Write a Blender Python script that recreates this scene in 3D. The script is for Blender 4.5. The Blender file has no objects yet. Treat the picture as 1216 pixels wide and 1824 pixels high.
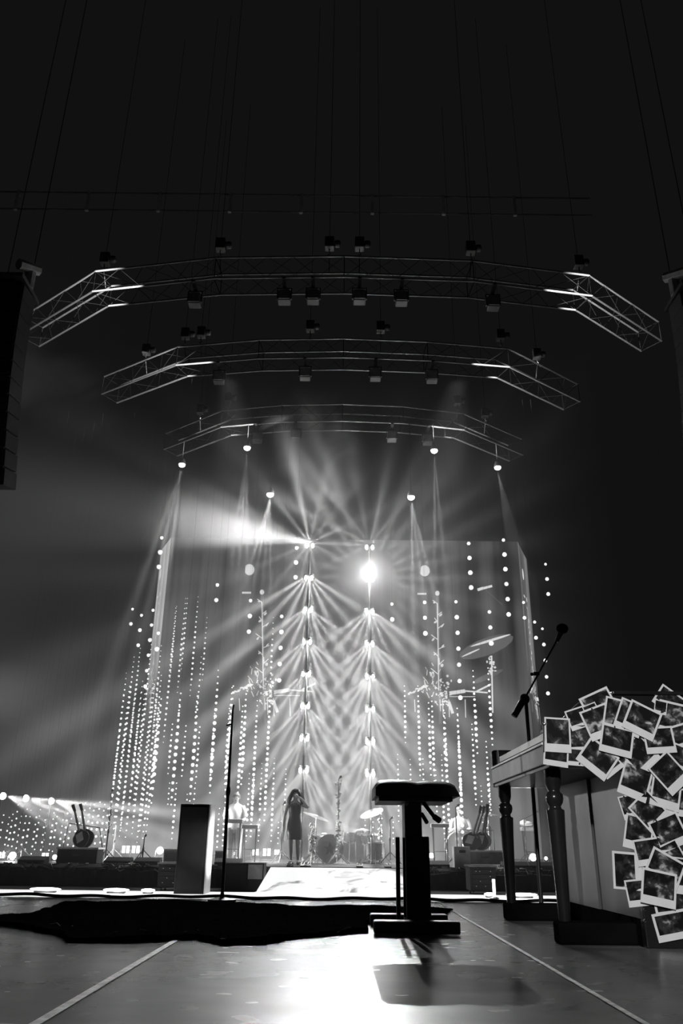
import bpy, bmesh, math, random
from mathutils import Vector, Matrix
sc = bpy.context.scene
col = sc.collection
PI = math.pi
R_ = random.Random(7)

# ------------------------------------------------------------------ camera
F, PITCH, ROLL, EYE = 1419.0, math.radians(22.6), 0.0115, 0.38      # focal length in pixels of a 1216 x 1824 frame
cd = bpy.data.cameras.new('camera')
cam = bpy.data.objects.new('camera', cd)
col.objects.link(cam)
cd.sensor_fit = 'VERTICAL'
cd.sensor_height = 36
cd.lens = 36 * F / 1824
cd.clip_end = 300
cam.matrix_world = Matrix.Translation((0, 0, EYE)) @ Matrix.Rotation(PI / 2 + PITCH, 4, 'X') @ Matrix.Rotation(ROLL, 4, 'Z')
sc.camera = cam

# ------------------------------------------------------------------ world and exposure
sc.view_settings.view_transform = 'Standard'
sc.view_settings.look = 'None'
sc.view_settings.exposure = 0
sc.view_settings.gamma = 1
sc.view_settings.use_curve_mapping = False
wd = bpy.data.worlds.new('dark_arena_air')
sc.world = wd
wd.use_nodes = True
wd.node_tree.nodes['Background'].inputs[0].default_value = (.0056, .0056, .0056, 1)
sc.cycles.max_bounces = 6
sc.cycles.volume_bounces = 0
sc.cycles.diffuse_bounces = 2
sc.cycles.glossy_bounces = 3
sc.cycles.use_adaptive_sampling = False

# ------------------------------------------------------------------ measuring
def ray(u, v):
    a, b = (u - 608) / F, (912 - v) / F
    x, y = a * math.cos(ROLL) - b * math.sin(ROLL), a * math.sin(ROLL) + b * math.cos(ROLL)
    return Vector((x, math.cos(PITCH) - y * math.sin(PITCH), math.sin(PITCH) + y * math.cos(PITCH)))
def at(u, v, D):
    r = ray(u, v)
    return Vector((r.x * D / r.y, D, r.z * D / r.y + EYE))
def fl(u, v, z=0.0):
    r = ray(u, v)
    k = (z - EYE) / r.z
    return Vector((r.x * k, r.y * k, z))
def ppm(p):                                  # pixels per metre at a point
    return F / (p[1] * math.cos(PITCH) + (p[2] - EYE) * math.sin(PITCH))

# ------------------------------------------------------------------ lamps
def spot(p, target, energy, angle, blend=.3, size=.05, name='spot_beam', parent=None):
    L = bpy.data.lights.new(name, 'SPOT')
    L.energy, L.spot_size, L.spot_blend, L.shadow_soft_size = energy, math.radians(angle), blend, size
    o = bpy.data.objects.new(name, L)
    o.location = p
    o.rotation_euler = (Vector(target) - Vector(p)).to_track_quat('-Z', 'Y').to_euler()
    col.objects.link(o)
    return o
def pointlight(p, energy, size=.05, name='lamp_glow'):
    L = bpy.data.lights.new(name, 'POINT')
    L.energy, L.shadow_soft_size = energy * .4, size
    o = bpy.data.objects.new(name, L)
    o.location = p
    col.objects.link(o)
    return o
def fan(p, a, b, n, energy, w=.28, thick=.2, tilt=0., floor_level=.0, seed=0., vary=.6, gap=0., house=True):
    """A multi-beam stage lamp: n beams spread from angle a to b (0 = straight down, + = right), like a gobo in the lens."""
    L = bpy.data.lights.new('fan_beam', 'POINT')
    L.energy, L.shadow_soft_size = energy, .03
    L.use_nodes = True
    nt = L.node_tree
    N, lk = nt.nodes, nt.links
    def M(op, *q):
        m = N.new('ShaderNodeMath')
        m.operation = op
        for i, x in enumerate(q):
            if isinstance(x, (int, float)):
                m.inputs[i].default_value = x
            else:
                lk.new(x, m.inputs[i])
        return m.outputs[0]
    tc, sx = N.new('ShaderNodeTexCoord'), N.new('ShaderNodeSeparateXYZ')
    lk.new(tc.outputs['Normal'], sx.inputs[0])
    X, Y, Z = sx.outputs
    phi = M('ARCTAN2', X, M('MULTIPLY', Z, -1.))
    u = M('MULTIPLY', M('SUBTRACT', phi, float(a)), n / (b - a))
    t = M('DIVIDE', M('SUBTRACT', M('FRACT', u), .5), w)
    g = M('EXPONENT', M('MULTIPLY', M('MULTIPLY', t, t), -1.))
    g = M('MAXIMUM', g, floor_level)
    wn = N.new('ShaderNodeTexWhiteNoise')
    wn.noise_dimensions = '1D'
    lk.new(M('ADD', M('FLOOR', u), seed + .5), wn.inputs['W'])
    amp = M('MULTIPLY_ADD', wn.outputs['Value'], vary, 1 - vary)
    inside = M('MULTIPLY', M('GREATER_THAN', u, 0.), M('LESS_THAN', u, float(n)))
    if gap:
        inside = M('MULTIPLY', inside, M('GREATER_THAN', M('ABSOLUTE', phi), gap))
    el = M('DIVIDE', M('ADD', Y, tilt), thick)
    ge = M('EXPONENT', M('MULTIPLY', M('MULTIPLY', el, el), -1.))
    lk.new(M('MULTIPLY', M('MULTIPLY', g, amp), M('MULTIPLY', ge, inside)), N['Emission'].inputs['Strength'])
    o = bpy.data.objects.new('fan_beam', L)
    o.location = p
    if house:                                  # the lamp's axis points down at the house
        o.rotation_euler = (math.atan2(p[2] - EYE, p[1]), 0, 0)
    col.objects.link(o)
    return o

# large lights: back light that rakes the near deck, band washes, key light on the piano's photos
STAR = at(657, 1028, 22) + Vector((0, -.35, 0))
LTOP = at(551, 972, 22) + Vector((0, -.35, 0))
spot(STAR, (-.5, 2.6, 0), 5600, 12, 1., .04, 'backlight')
pointlight(STAR + Vector((0, -.1, 0)), 1150, .04)
spot(LTOP, (-.85, 2.5, 0), 4200, 15, 1., .04, 'backlight')
spot((-1.2, -3.5, 3.2), (1.50, 3.65, .68), 1750, 14.5, .6, .12, 'house_spot')
for s in (-1, 1):
    spot((s * 3.0, 17.0, 11.7), (s * .9, 20.5, .6), 900, 38, 1, .15, 'band_wash')
    spot((s * 2.9, 12.6, 11.7), (s * 7.2, 16.5, 12.4), 17000, 22, .5, .03, 'truss_light')
    spot((s * 1.9, 16.2, 11.6), (s * 5.9, 19.4, 12.4), 9500, 21, .5, .03, 'truss_light')
    spot((s * 1.3, 19.8, 11.6), (s * 5.0, 22.8, 12.4), 5500, 21, .5, .03, 'truss_light')
spot((-8.5, 15.2, 2.6), (.98, 4.75, .78), 2600, 7, 1, .06, 'side_wash')  # unseen spot added at stage left to brighten the piano keys
spot((.5, 14.0, -.2), (-2.15, 15.3, .3), 700, 22, .6, .04, 'cabinet_fill')  # unseen spot added to brighten the tall cabinet's white side
spot((-9.5, 17, 1.5), (-8.5, 22, 16), 450, 60, 1, .3, 'side_wash')
spot((-13, 24, 5.0), (0, 21, 1.5), 1300, 40, 1, .3, 'side_wash')

# ------------------------------------------------------------------ materials
def mat(name, c, rough=.55, metal=0., var=.25, scale=6., bump=0., emit=0., spec=None):
    m = bpy.data.materials.new(name)
    m.use_nodes = True
    nt = m.node_tree
    b = nt.nodes['Principled BSDF']
    b.inputs['Roughness'].default_value = rough
    b.inputs['Metallic'].default_value = metal
    if spec is not None:
        b.inputs['Specular IOR Level'].default_value = spec
    tc, nz, rp = nt.nodes.new('ShaderNodeTexCoord'), nt.nodes.new('ShaderNodeTexNoise'), nt.nodes.new('ShaderNodeMapRange')
    nz.inputs['Scale'].default_value = scale
    nz.inputs['Detail'].default_value = 4
    nt.links.new(tc.outputs['Object'], nz.inputs['Vector'])
    nt.links.new(nz.outputs['Fac'], rp.inputs['Value'])
    rp.inputs['From Min'].default_value, rp.inputs['From Max'].default_value = .3, .7
    rp.inputs['To Min'].default_value, rp.inputs['To Max'].default_value = c * (1 - var), min(1, c * (1 + var))
    nt.links.new(rp.outputs[0], b.inputs['Base Color'])
    if bump:
        bp = nt.nodes.new('ShaderNodeBump')
        bp.inputs['Strength'].default_value = bump
        bp.inputs['Distance'].default_value = .01
        nt.links.new(nz.outputs['Fac'], bp.inputs['Height'])
        nt.links.new(bp.outputs[0], b.inputs['Normal'])
    if emit:
        b.inputs['Emission Color'].default_value = (1, 1, 1, 1)
        b.inputs['Emission Strength'].default_value = emit
        m.cycles.emission_sampling = 'NONE'
    return m

M = {
    'black': mat('black_paint', .022, .45), 'black_cloth': mat('black_cloth', .016, .95, bump=.3, scale=60),
    'black_gloss': mat('black_lacquer', .014, .22), 'black_matte': mat('black_matte', .012, .8),
    'leather': mat('black_leather', .012, .45, bump=.06, scale=90),
    'steel': mat('dark_steel', .10, .35, .9), 'chrome': mat('chrome', .75, .16, 1., var=.05),
    'alu': mat('truss_aluminium', .16, .38, .5, var=.12), 'dim': mat('dim_iron', .035, .6), 'void': mat('blackened_iron', .006, 1., spec=0.), 'wood': mat('piano_wood', .07, .42, scale=3, var=.4),
    'wood_pale': mat('worn_key_slip', .13, .4, scale=9, var=.35), 'ivory': mat('ivory', .72, .25, var=.06),
    'white': mat('white_vinyl', .78, .5, var=.06), 'grey': mat('grey_plastic', .22, .5), 'pale': mat('pale_plastic', .5, .45),
    'card': mat('photo_card', .74, .45, var=.05, scale=14), 'tape': mat('white_tape', .7, .5, var=.35, scale=25),
    'skin': mat('skin', .42, .5, var=.08), 'hair': mat('dark_hair', .02, .45, scale=40, bump=.4), 'dress': mat('dark_sequins', .045, .3, scale=90, var=.8, bump=.5),
    'shirt': mat('white_shirt', .45, .7, var=.08), 'sheer': mat('pale_fringe', .55, .7), 'brass': mat('cymbal_bronze', .45, .25, .9, scale=20),
    'drum': mat('glitter_shell', .35, .3, .3, var=.9, scale=120), 'head': mat('drum_head', .85, .5, var=.06), 'star': mat('printed_star', .1, .6),
    'bulb': mat('lit_bulb', .8, .4, emit=1.05), 'lens': mat('lit_lens', .8, .3, emit=6.), 'lens_soft': mat('lit_lens_soft', .8, .3, emit=2.2),
    'lens_dim': mat('unlit_lens', .2, .15), 'wire': mat('cable', .03, .6), 'yarn': mat('pale_yarn', .55, .8),
    'led': mat('pin_lights', .3, .5, emit=.35), 'glow_white': mat('glow_strip', .3, .5, emit=.85), 'wall': mat('dark_wall', .02, .9), 'skirt': mat('stage_skirt', .02, .9, scale=20), 'fur': mat('black_fur', .005, 1., spec=.0),
}

def floor_mat():
    m = mat('scuffed_black_deck', .07, .2, bump=0)
    nt = m.node_tree
    b = nt.nodes['Principled BSDF']
    tc, mp = nt.nodes.new('ShaderNodeTexCoord'), nt.nodes.new('ShaderNodeMapping')
    mp.inputs['Scale'].default_value = (1.2, 1.7, 1)
    n1, n2 = nt.nodes.new('ShaderNodeTexNoise'), nt.nodes.new('ShaderNodeTexNoise')
    n1.inputs['Scale'].default_value, n1.inputs['Detail'].default_value = 1.6, 8
    n2.inputs['Scale'].default_value, n2.inputs['Detail'].default_value = 5, 1.5
    nt.links.new(tc.outputs['Object'], mp.inputs['Vector'])
    for n in (n1, n2):
        nt.links.new(mp.outputs[0], n.inputs['Vector'])
    r1 = nt.nodes.new('ShaderNodeMapRange')
    b.inputs['Specular IOR Level'].default_value = .2
    r1.inputs['From Min'].default_value, r1.inputs['From Max'].default_value = .15, .9
    r1.inputs['To Min'].default_value, r1.inputs['To Max'].default_value = .09, .24
    nt.links.new(n1.outputs['Fac'], r1.inputs['Value'])
    nt.links.new(r1.outputs[0], b.inputs['Base Color'])
    r2 = nt.nodes.new('ShaderNodeMapRange')
    r2.inputs['From Min'].default_value, r2.inputs['From Max'].default_value = .1, .9
    r2.inputs['To Min'].default_value, r2.inputs['To Max'].default_value = .21, .30
    nt.links.new(n2.outputs['Fac'], r2.inputs['Value'])
    nt.links.new(r2.outputs[0], b.inputs['Roughness'])
    return m
M['deck'] = floor_mat()

def picture_mat():
    m = bpy.data.materials.new('instant_picture')
    m.use_nodes = True
    nt = m.node_tree
    N, lk = nt.nodes, nt.links
    b = N['Principled BSDF']
    b.inputs['Roughness'].default_value = .28
    tc, oi, ad, nz, cr = N.new('ShaderNodeTexCoord'), N.new('ShaderNodeObjectInfo'), N.new('ShaderNodeVectorMath'), N.new('ShaderNodeTexNoise'), N.new('ShaderNodeValToRGB')
    sc_ = N.new('ShaderNodeMath'); sc_.operation = 'MULTIPLY'; sc_.inputs[1].default_value = 37.
    lk.new(oi.outputs['Random'], sc_.inputs[0])
    lk.new(tc.outputs['Object'], ad.inputs[0])
    lk.new(sc_.outputs[0], ad.inputs[1])
    lk.new(ad.outputs[0], nz.inputs['Vector'])
    nz.inputs['Scale'].default_value, nz.inputs['Detail'].default_value, nz.inputs['Distortion'].default_value = 21, 4, .3
    nz.inputs['Roughness'].default_value = .55
    e = cr.color_ramp.elements
    e[0].position, e[0].color = .45, (.008, .008, .008, 1)
    e[1].position, e[1].color = .72, (.62, .62, .62, 1)
    k = e.new(.575); k.color = (.045, .045, .045, 1)
    lk.new(nz.outputs['Fac'], cr.inputs[0])
    lk.new(cr.outputs[0], b.inputs['Base Color'])
    return m
M['picture'] = picture_mat()

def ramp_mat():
    m = mat('glow_ramp', .1, .5)  # emission stands in for stage light falling on the white ramp
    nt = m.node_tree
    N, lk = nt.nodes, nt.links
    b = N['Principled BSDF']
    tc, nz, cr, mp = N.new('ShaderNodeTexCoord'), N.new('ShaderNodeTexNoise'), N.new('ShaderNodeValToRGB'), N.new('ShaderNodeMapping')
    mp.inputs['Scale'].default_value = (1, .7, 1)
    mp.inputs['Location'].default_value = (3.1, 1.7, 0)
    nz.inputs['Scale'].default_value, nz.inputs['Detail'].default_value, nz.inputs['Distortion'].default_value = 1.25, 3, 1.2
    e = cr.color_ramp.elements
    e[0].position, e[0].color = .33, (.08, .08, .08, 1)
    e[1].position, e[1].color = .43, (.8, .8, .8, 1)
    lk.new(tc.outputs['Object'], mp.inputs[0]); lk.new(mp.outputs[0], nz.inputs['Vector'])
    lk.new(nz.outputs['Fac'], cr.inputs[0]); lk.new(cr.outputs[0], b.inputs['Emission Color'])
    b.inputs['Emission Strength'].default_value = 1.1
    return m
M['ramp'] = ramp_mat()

def screen_mat(name, k, fade=None):
    """LED wall showing slow smoke with vertical streaks: it gives off its own light."""
    m = bpy.data.materials.new(name)
    m.use_nodes = True
    nt = m.node_tree
    N, lk = nt.nodes, nt.links
    b = N['Principled BSDF']
    b.inputs['Base Color'].default_value = (.03, .03, .03, 1)
    b.inputs['Roughness'].default_value = .8
    b.inputs['Specular IOR Level'].default_value = .05
    tc, mp, nz, mp2, n2, cr, mul = (N.new(x) for x in ('ShaderNodeTexCoord', 'ShaderNodeMapping', 'ShaderNodeTexNoise', 'ShaderNodeMapping', 'ShaderNodeTexNoise', 'ShaderNodeValToRGB', 'ShaderNodeMath'))
    mp.inputs['Scale'].default_value = (.9, .9, .05)
    mp2.inputs['Scale'].default_value = (.16, .16, .10)
    nz.inputs['Scale'].default_value, nz.inputs['Detail'].default_value = 1.6, 2
    n2.inputs['Scale'].default_value, n2.inputs['Detail'].default_value = 1.5, 3
    lk.new(tc.outputs['Object'], mp.inputs[0]); lk.new(mp.outputs[0], nz.inputs['Vector'])
    lk.new(tc.outputs['Object'], mp2.inputs[0]); lk.new(mp2.outputs[0], n2.inputs['Vector'])
    mul.operation = 'MULTIPLY'
    lk.new(nz.outputs['Fac'], mul.inputs[0]); lk.new(n2.outputs['Fac'], mul.inputs[1])
    e = cr.color_ramp.elements
    e[0].position, e[0].color = .14, ((.25 * k, .25 * k, .25 * k, 1) if fade else (.008, .008, .008, 1))
    e[1].position, e[1].color = .42, (k, k, k, 1)
    lk.new(mul.outputs[0], cr.inputs[0]); lk.new(cr.outputs[0], b.inputs['Emission Color'])
    b.inputs['Emission Strength'].default_value = 1
    if fade:
        sx, mr = N.new('ShaderNodeSeparateXYZ'), N.new('ShaderNodeMapRange')
        mr.interpolation_type = 'SMOOTHSTEP'
        mr.inputs['From Min'].default_value, mr.inputs['From Max'].default_value = fade
        mr.inputs['To Min'].default_value = .06
        lk.new(tc.outputs['Object'], sx.inputs[0]); lk.new(sx.outputs[2], mr.inputs['Value']); lk.new(mr.outputs[0], b.inputs['Emission Strength'])
    m.cycles.emission_sampling = 'NONE'
    return m
M['screen'] = screen_mat('led_screen', .15)
M['screen_wing'] = screen_mat('led_wing', .8, (4.5, 8.5))
M['screen_wing_dim'] = screen_mat('led_wing_dim', .3, (4.0, 9.0))
M['video'] = mat('video_white', .03, .6, emit=.75)
M['video_grey'] = mat('video_grey', .03, .6, emit=.11)

# ------------------------------------------------------------------ mesh builder
class MB:
    def __init__(s):
        s.v, s.f = [], []
    def add(s, vs, fs):
        n = len(s.v)
        s.v += [tuple(x) for x in vs]
        s.f += [tuple(i + n for i in f) for f in fs]
        return s
    def box(s, a, b, mtx=None):
        vs = [Vector((x, y, z)) for x in (a[0], b[0]) for y in (a[1], b[1]) for z in (a[2], b[2])]
        if mtx is not None:
            vs = [mtx @ q for q in vs]
        return s.add(vs, [(0, 1, 3, 2), (4, 6, 7, 5), (0, 4, 5, 1), (2, 3, 7, 6), (0, 2, 6, 4), (1, 5, 7, 3)])
    def cbox(s, c, size, rot=None):
        h = Vector(size) / 2
        mt = Matrix.Translation(c) @ (rot.to_4x4() if rot is not None else Matrix())
        return s.box(-h, h, mt)
    def tube(s, pts, r, seg=8, cap=True):
        pts = [Vector(p) for p in pts]
        rs = r if isinstance(r, (list, tuple)) else [r] * len(pts)
        vs, fs = [], []
        t0 = (pts[1] - pts[0]).normalized()
        ref = Vector((0, 0, 1)) if abs(t0.z) < .9 else Vector((1, 0, 0))
        nx = t0.cross(ref).normalized()
        for i, p in enumerate(pts):
            t = (pts[min(i + 1, len(pts) - 1)] - pts[max(i - 1, 0)]).normalized()
            nx = (nx - t * nx.dot(t)).normalized()
            ny = t.cross(nx)
            for k in range(seg):
                a = 2 * PI * k / seg
                vs.append(p + (nx * math.cos(a) + ny * math.sin(a)) * rs[i])
        for i in range(len(pts) - 1):
            for k in range(seg):
                a, b = i * seg + k, i * seg + (k + 1) % seg
                fs.append((a, b, b + seg, a + seg))
        if cap:
            fs.append(tuple(range(seg))[::-1])
            fs.append(tuple(range((len(pts) - 1) * seg, len(pts) * seg)))
        return s.add(vs, fs)
    def lathe(s, prof, c, axis=(0, 0, 1), seg=20):
        """prof: (radius, height) from one end to the other along axis"""
        q = Vector((0, 0, 1)).rotation_difference(Vector(axis).normalized()).to_matrix()
        vs, fs = [], []
        for r, h in prof:
            for k in range(seg):
                a = 2 * PI * k / seg
                vs.append(q @ Vector((r * math.cos(a), r * math.sin(a), h)) + Vector(c))
        n = len(prof)
        for i in range(n - 1):
            for k in range(seg):
                a, b = i * seg + k, i * seg + (k + 1) % seg
                fs.append((a, b, b + seg, a + seg))
        fs.append(tuple(range(seg))[::-1])
        fs.append(tuple(range((n - 1) * seg, n * seg)))
        return s.add(vs, fs)
    def ball(s, c, r, seg=8, rings=5, sq=(1, 1, 1)):
        vs, fs = [Vector(c) + Vector((0, 0, r * sq[2]))], []
        for i in range(1, rings):
            th = PI * i / rings
            for k in range(seg):
                a = 2 * PI * k / seg
                vs.append(Vector(c) + Vector((math.sin(th) * math.cos(a) * r * sq[0], math.sin(th) * math.sin(a) * r * sq[1], math.cos(th) * r * sq[2])))
        vs.append(Vector(c) - Vector((0, 0, r * sq[2])))
        for k in range(seg):
            fs.append((0, 1 + k, 1 + (k + 1) % seg))
            for i in range(rings - 2):
                a, b = 1 + i * seg + k, 1 + i * seg + (k + 1) % seg
                fs.append((a, a + seg, b + seg, b))
            l = 1 + (rings - 2) * seg
            fs.append((len(vs) - 1, l + (k + 1) % seg, l + k))
        return s.add(vs, fs)
    def prism(s, poly, off):
        """closed 3-D polygon swept by the vector off"""
        n = len(poly)
        a = [Vector(p) for p in poly]
        b = [p + Vector(off) for p in a]
        fs = [tuple(range(n)), tuple(range(n, 2 * n))[::-1]]
        for i in range(n):
            j = (i + 1) % n
            fs.append((i, i + n, j + n, j))
        return s.add(a + b, fs)

def obj(name, mb, m, parent=None, smooth=False, bevel=0., kind=None):
    me = bpy.data.meshes.new(name)
    org = Vector((0, 0, 0))
    p = parent
    while p is not None:
        org += p.location
        p = p.parent
    me.from_pydata([tuple(Vector(q) - org) for q in mb.v], [], mb.f)
    me.update()
    bm = bmesh.new(); bm.from_mesh(me)
    bmesh.ops.recalc_face_normals(bm, faces=bm.faces)
    bm.to_mesh(me); bm.free()
    if smooth:
        me.polygons.foreach_set('use_smooth', [True] * len(me.polygons))
        try:
            me.set_sharp_from_angle(angle=math.radians(50))
        except Exception:
            pass
    me.materials.append(M[m] if isinstance(m, str) else m)
    o = bpy.data.objects.new(name, me)
    col.objects.link(o)
    if parent is not None:
        o.parent = parent
    if bevel:
        bv = o.modifiers.new('edge', 'BEVEL')
        bv.width, bv.segments, bv.limit_method = bevel, 2, 'ANGLE'
    if kind:
        o['kind'] = kind
    return o
def tag(o, label, cat, group=None):
    o['label'], o['category'] = label, cat
    if group:
        o['group'] = group
    return o
def thing(name, label, cat, loc, group=None):
    o = bpy.data.objects.new(name, None)
    o.empty_display_size = .1
    o.location = loc
    col.objects.link(o)
    return tag(o, label, cat, group)

# ------------------------------------------------------------------ the setting
EDGE, LOW, TOP, FRONT = 6.42, -.45, -.07, 17.5
fl_ = obj('floor', MB().box((-7, -2.5, -.30), (7, EDGE, -.021)), 'black_matte', kind='structure')
xs = [-4.84, -3.45, -2.06, -.67, .72, 2.11, 3.5, 4.89]
ys = [-2.4, -.75, 1.45, 3.69, EDGE]
for i in range(len(xs) - 1):
    for j in range(len(ys) - 1):
        obj('deck_panel', MB().box((xs[i] + .002, ys[j] + .002, -.02), (xs[i + 1] - .002, ys[j + 1] - .002, R_.uniform(-.0006, .0))), 'deck', fl_)
lo = obj('floor.001', MB().box((-16, EDGE + .05, -.75), (16, FRONT, LOW)), 'black_matte', kind='structure')
st = obj('floor.002', MB().box((-16, FRONT, LOW), (16, 34, TOP)), 'black', kind='structure')
obj('stage_lip', MB().box((-16, FRONT - .03, TOP - .05), (16, FRONT, TOP + .012)), 'steel', st)
for i in range(13):
    x = -15.6 + i * 2.4
    mb = MB()
    n = 18
    pts = []
    for k in range(n + 1):
        pts.append((x + 2.4 * k / n, FRONT - .05 - .02 * (k % 2)))
    vs, fs = [], []
    for px, py in pts:
        vs += [(px, py, LOW + .01), (px, py, TOP - .05)]
    for k in range(n):
        fs.append((2 * k, 2 * k + 2, 2 * k + 3, 2 * k + 1))
    obj('skirt_cloth', mb.add(vs, fs), 'skirt', st)
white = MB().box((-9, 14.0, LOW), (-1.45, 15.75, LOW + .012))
obj('trim_1', white, 'glow_white', kind='structure')  # no lamp: emission stands in for light falling on the floor strips
obj('trim_2', MB().box((1.5, 14.0, LOW), (9, 15.75, LOW + .012)), 'glow_white', kind='structure')
for i, (x0, x1) in enumerate(((-.683, -.657), (.712, .728))):
    tag(obj('floor_tape', MB().box((x0, 0.9, .0005), (x1, 6.3 if i else 4.4, .0022)), 'tape'),
        ('wide bright white tape line on the deck, running under the black shaggy rug', 'thin white tape line on the deck between the bench and the piano')[i], 'tape')
mb = MB()
pts = []
for k in range(161):
    x = -4.2 + 8.4 * k / 160
    pts.append((x, EDGE - .035 + .01 * math.sin(k * .7), .014 + .004 * math.sin(k * .23) + .004 * math.sin(k * .71)))
mb.tube(pts, .012, 6)
tag(obj('edge_cable', mb, 'black_matte', smooth=True), 'thick black cable lying along the far edge of the glossy deck', 'cable')

# ------------------------------------------------------------------ haze
def haze(name, a, b, dens, mode=None, label='thin grey stage haze hanging in the light beams over the stage'):
    m = bpy.data.materials.new(name)
    m.use_nodes = True
    nt = m.node_tree
    nt.nodes.clear()
    o, v = nt.nodes.new('ShaderNodeOutputMaterial'), nt.nodes.new('ShaderNodeVolumeScatter')
    v.inputs['Density'].default_value = dens
    m.cycles.volume_sampling = 'EQUIANGULAR'
    nt.links.new(v.outputs[0], o.inputs['Volume'])
    mb = MB().box(a, b)
    h = obj(name, mb, m, kind='stuff')
    h['label'] = label
    h['category'] = 'haze'
    if name == 'stage_haze':
        h['group'] = 'stage haze layers'
    if mode:
        tc, nz, cr, sub, ln, mr, mul = (nt.nodes.new(x) for x in ('ShaderNodeTexCoord', 'ShaderNodeTexNoise', 'ShaderNodeMapRange', 'ShaderNodeVectorMath', 'ShaderNodeVectorMath', 'ShaderNodeMapRange', 'ShaderNodeMath'))
        c = [(p + q) / 2 for p, q in zip(a, b)]
        hs = [(q - p) / 2 for p, q in zip(a, b)]
        sub.operation = 'SUBTRACT'; sub.inputs[1].default_value = c
        nt.links.new(tc.outputs['Object'], sub.inputs[0])
        dv = nt.nodes.new('ShaderNodeVectorMath'); dv.operation = 'DIVIDE'; dv.inputs[1].default_value = hs
        nt.links.new(sub.outputs[0], dv.inputs[0])
        ln.operation = 'LENGTH'; nt.links.new(dv.outputs[0], ln.inputs[0])
        mr.interpolation_type = 'SMOOTHSTEP'
        mr.inputs['From Min'].default_value, mr.inputs['From Max'].default_value = 1., .25
        mr.inputs['To Min'].default_value, mr.inputs['To Max'].default_value = 0., 1.
        nt.links.new(ln.outputs['Value'], mr.inputs['Value'])
        nz.inputs['Scale'].default_value, nz.inputs['Detail'].default_value, nz.inputs['Distortion'].default_value = mode, 3, .8
        nt.links.new(tc.outputs['Object'], nz.inputs['Vector'])
        cr.inputs['From Min'].default_value, cr.inputs['From Max'].default_value = (.25, .55) if b[2] < 11 else (.38, .64)
        cr.inputs['To Min'].default_value, cr.inputs['To Max'].default_value = 0., dens
        nt.links.new(nz.outputs['Fac'], cr.inputs['Value'])
        mul.operation = 'MULTIPLY'
        nt.links.new(cr.outputs[0], mul.inputs[0]); nt.links.new(mr.outputs[0], mul.inputs[1])
        nt.links.new(mul.outputs[0], v.inputs['Density'])
        m.cycles.volume_step_rate = .35
    return h
for k in range(3):
    haze('stage_haze', (-17 + k * .3, 16.9 - k * .7, LOW + .02 + k * .002), (3.0 + k * 1.4, 33.5 - k * .05, 9.8 + k * .65), .0095, None, 'thin grey stage haze hanging in the light beams over the stage')
haze('smoke_cloud', (-6.2, 19.6, 7.2), (-1.2, 23.6, 10.6), .22, .5, 'pale smoke cloud drifting left of the top of the left lamp tower')
haze('smoke_cloud', (-2.8, 19.8, 8.0), (1.0, 23.6, 13.8), .34, .7, 'pale smoke plume rising above the two lamp towers')
haze('smoke_cloud', (-13, 19, -.05), (-5.2, 28, 7.5), .06, .3, 'wide smoke bank low at the left side of the stage')

haze('smoke_bank', (-15, 17, 8.5), (-5.5, 27, 20), .007, .3, 'faint smoke bank high at the left behind the hanging loudspeakers')

# ------------------------------------------------------------------ LED screen
SY = 30.0
def zs(v, u=608, D=SY):
    return at(u, v, D).z
scr = thing('led_screen', 'tall wide LED video wall behind the band with angled side wings', 'screen', (0, SY + .1, TOP))
xl, xr = at(290, 1100, SY).x, at(932, 1100, SY).x
zt = zs(961)
npan = 6
pw = (xr - xl) / npan
for i in range(npan):
    obj('screen_panel', MB().box((xl + i * pw + .0005, SY, TOP + .02), (xl + (i + 1) * pw - .0005, SY + .15, zt)), 'screen', scr)
WL, WR = Vector((xl - .72, SY + 1.6)), Vector((xr + .85, SY + 2.2))
for s, (x0, W) in enumerate(((xl, WL), (xr, WR))):
    d = Vector((W.x - x0, W.y - SY)).normalized()
    nrm = Vector((-d.y, d.x)) * (.12 if s == 1 else -.12)
    p = [(x0, SY, TOP + .02), (W.x, W.y, TOP + .02), (W.x + nrm.x, W.y + nrm.y, TOP + .02), (x0 + nrm.x, SY + abs(nrm.y), TOP + .02)]
    obj('screen_wing', MB().prism(p, (0, 0, zt - TOP - .02)), ('screen_wing', 'screen_wing_dim')[s], scr)
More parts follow.
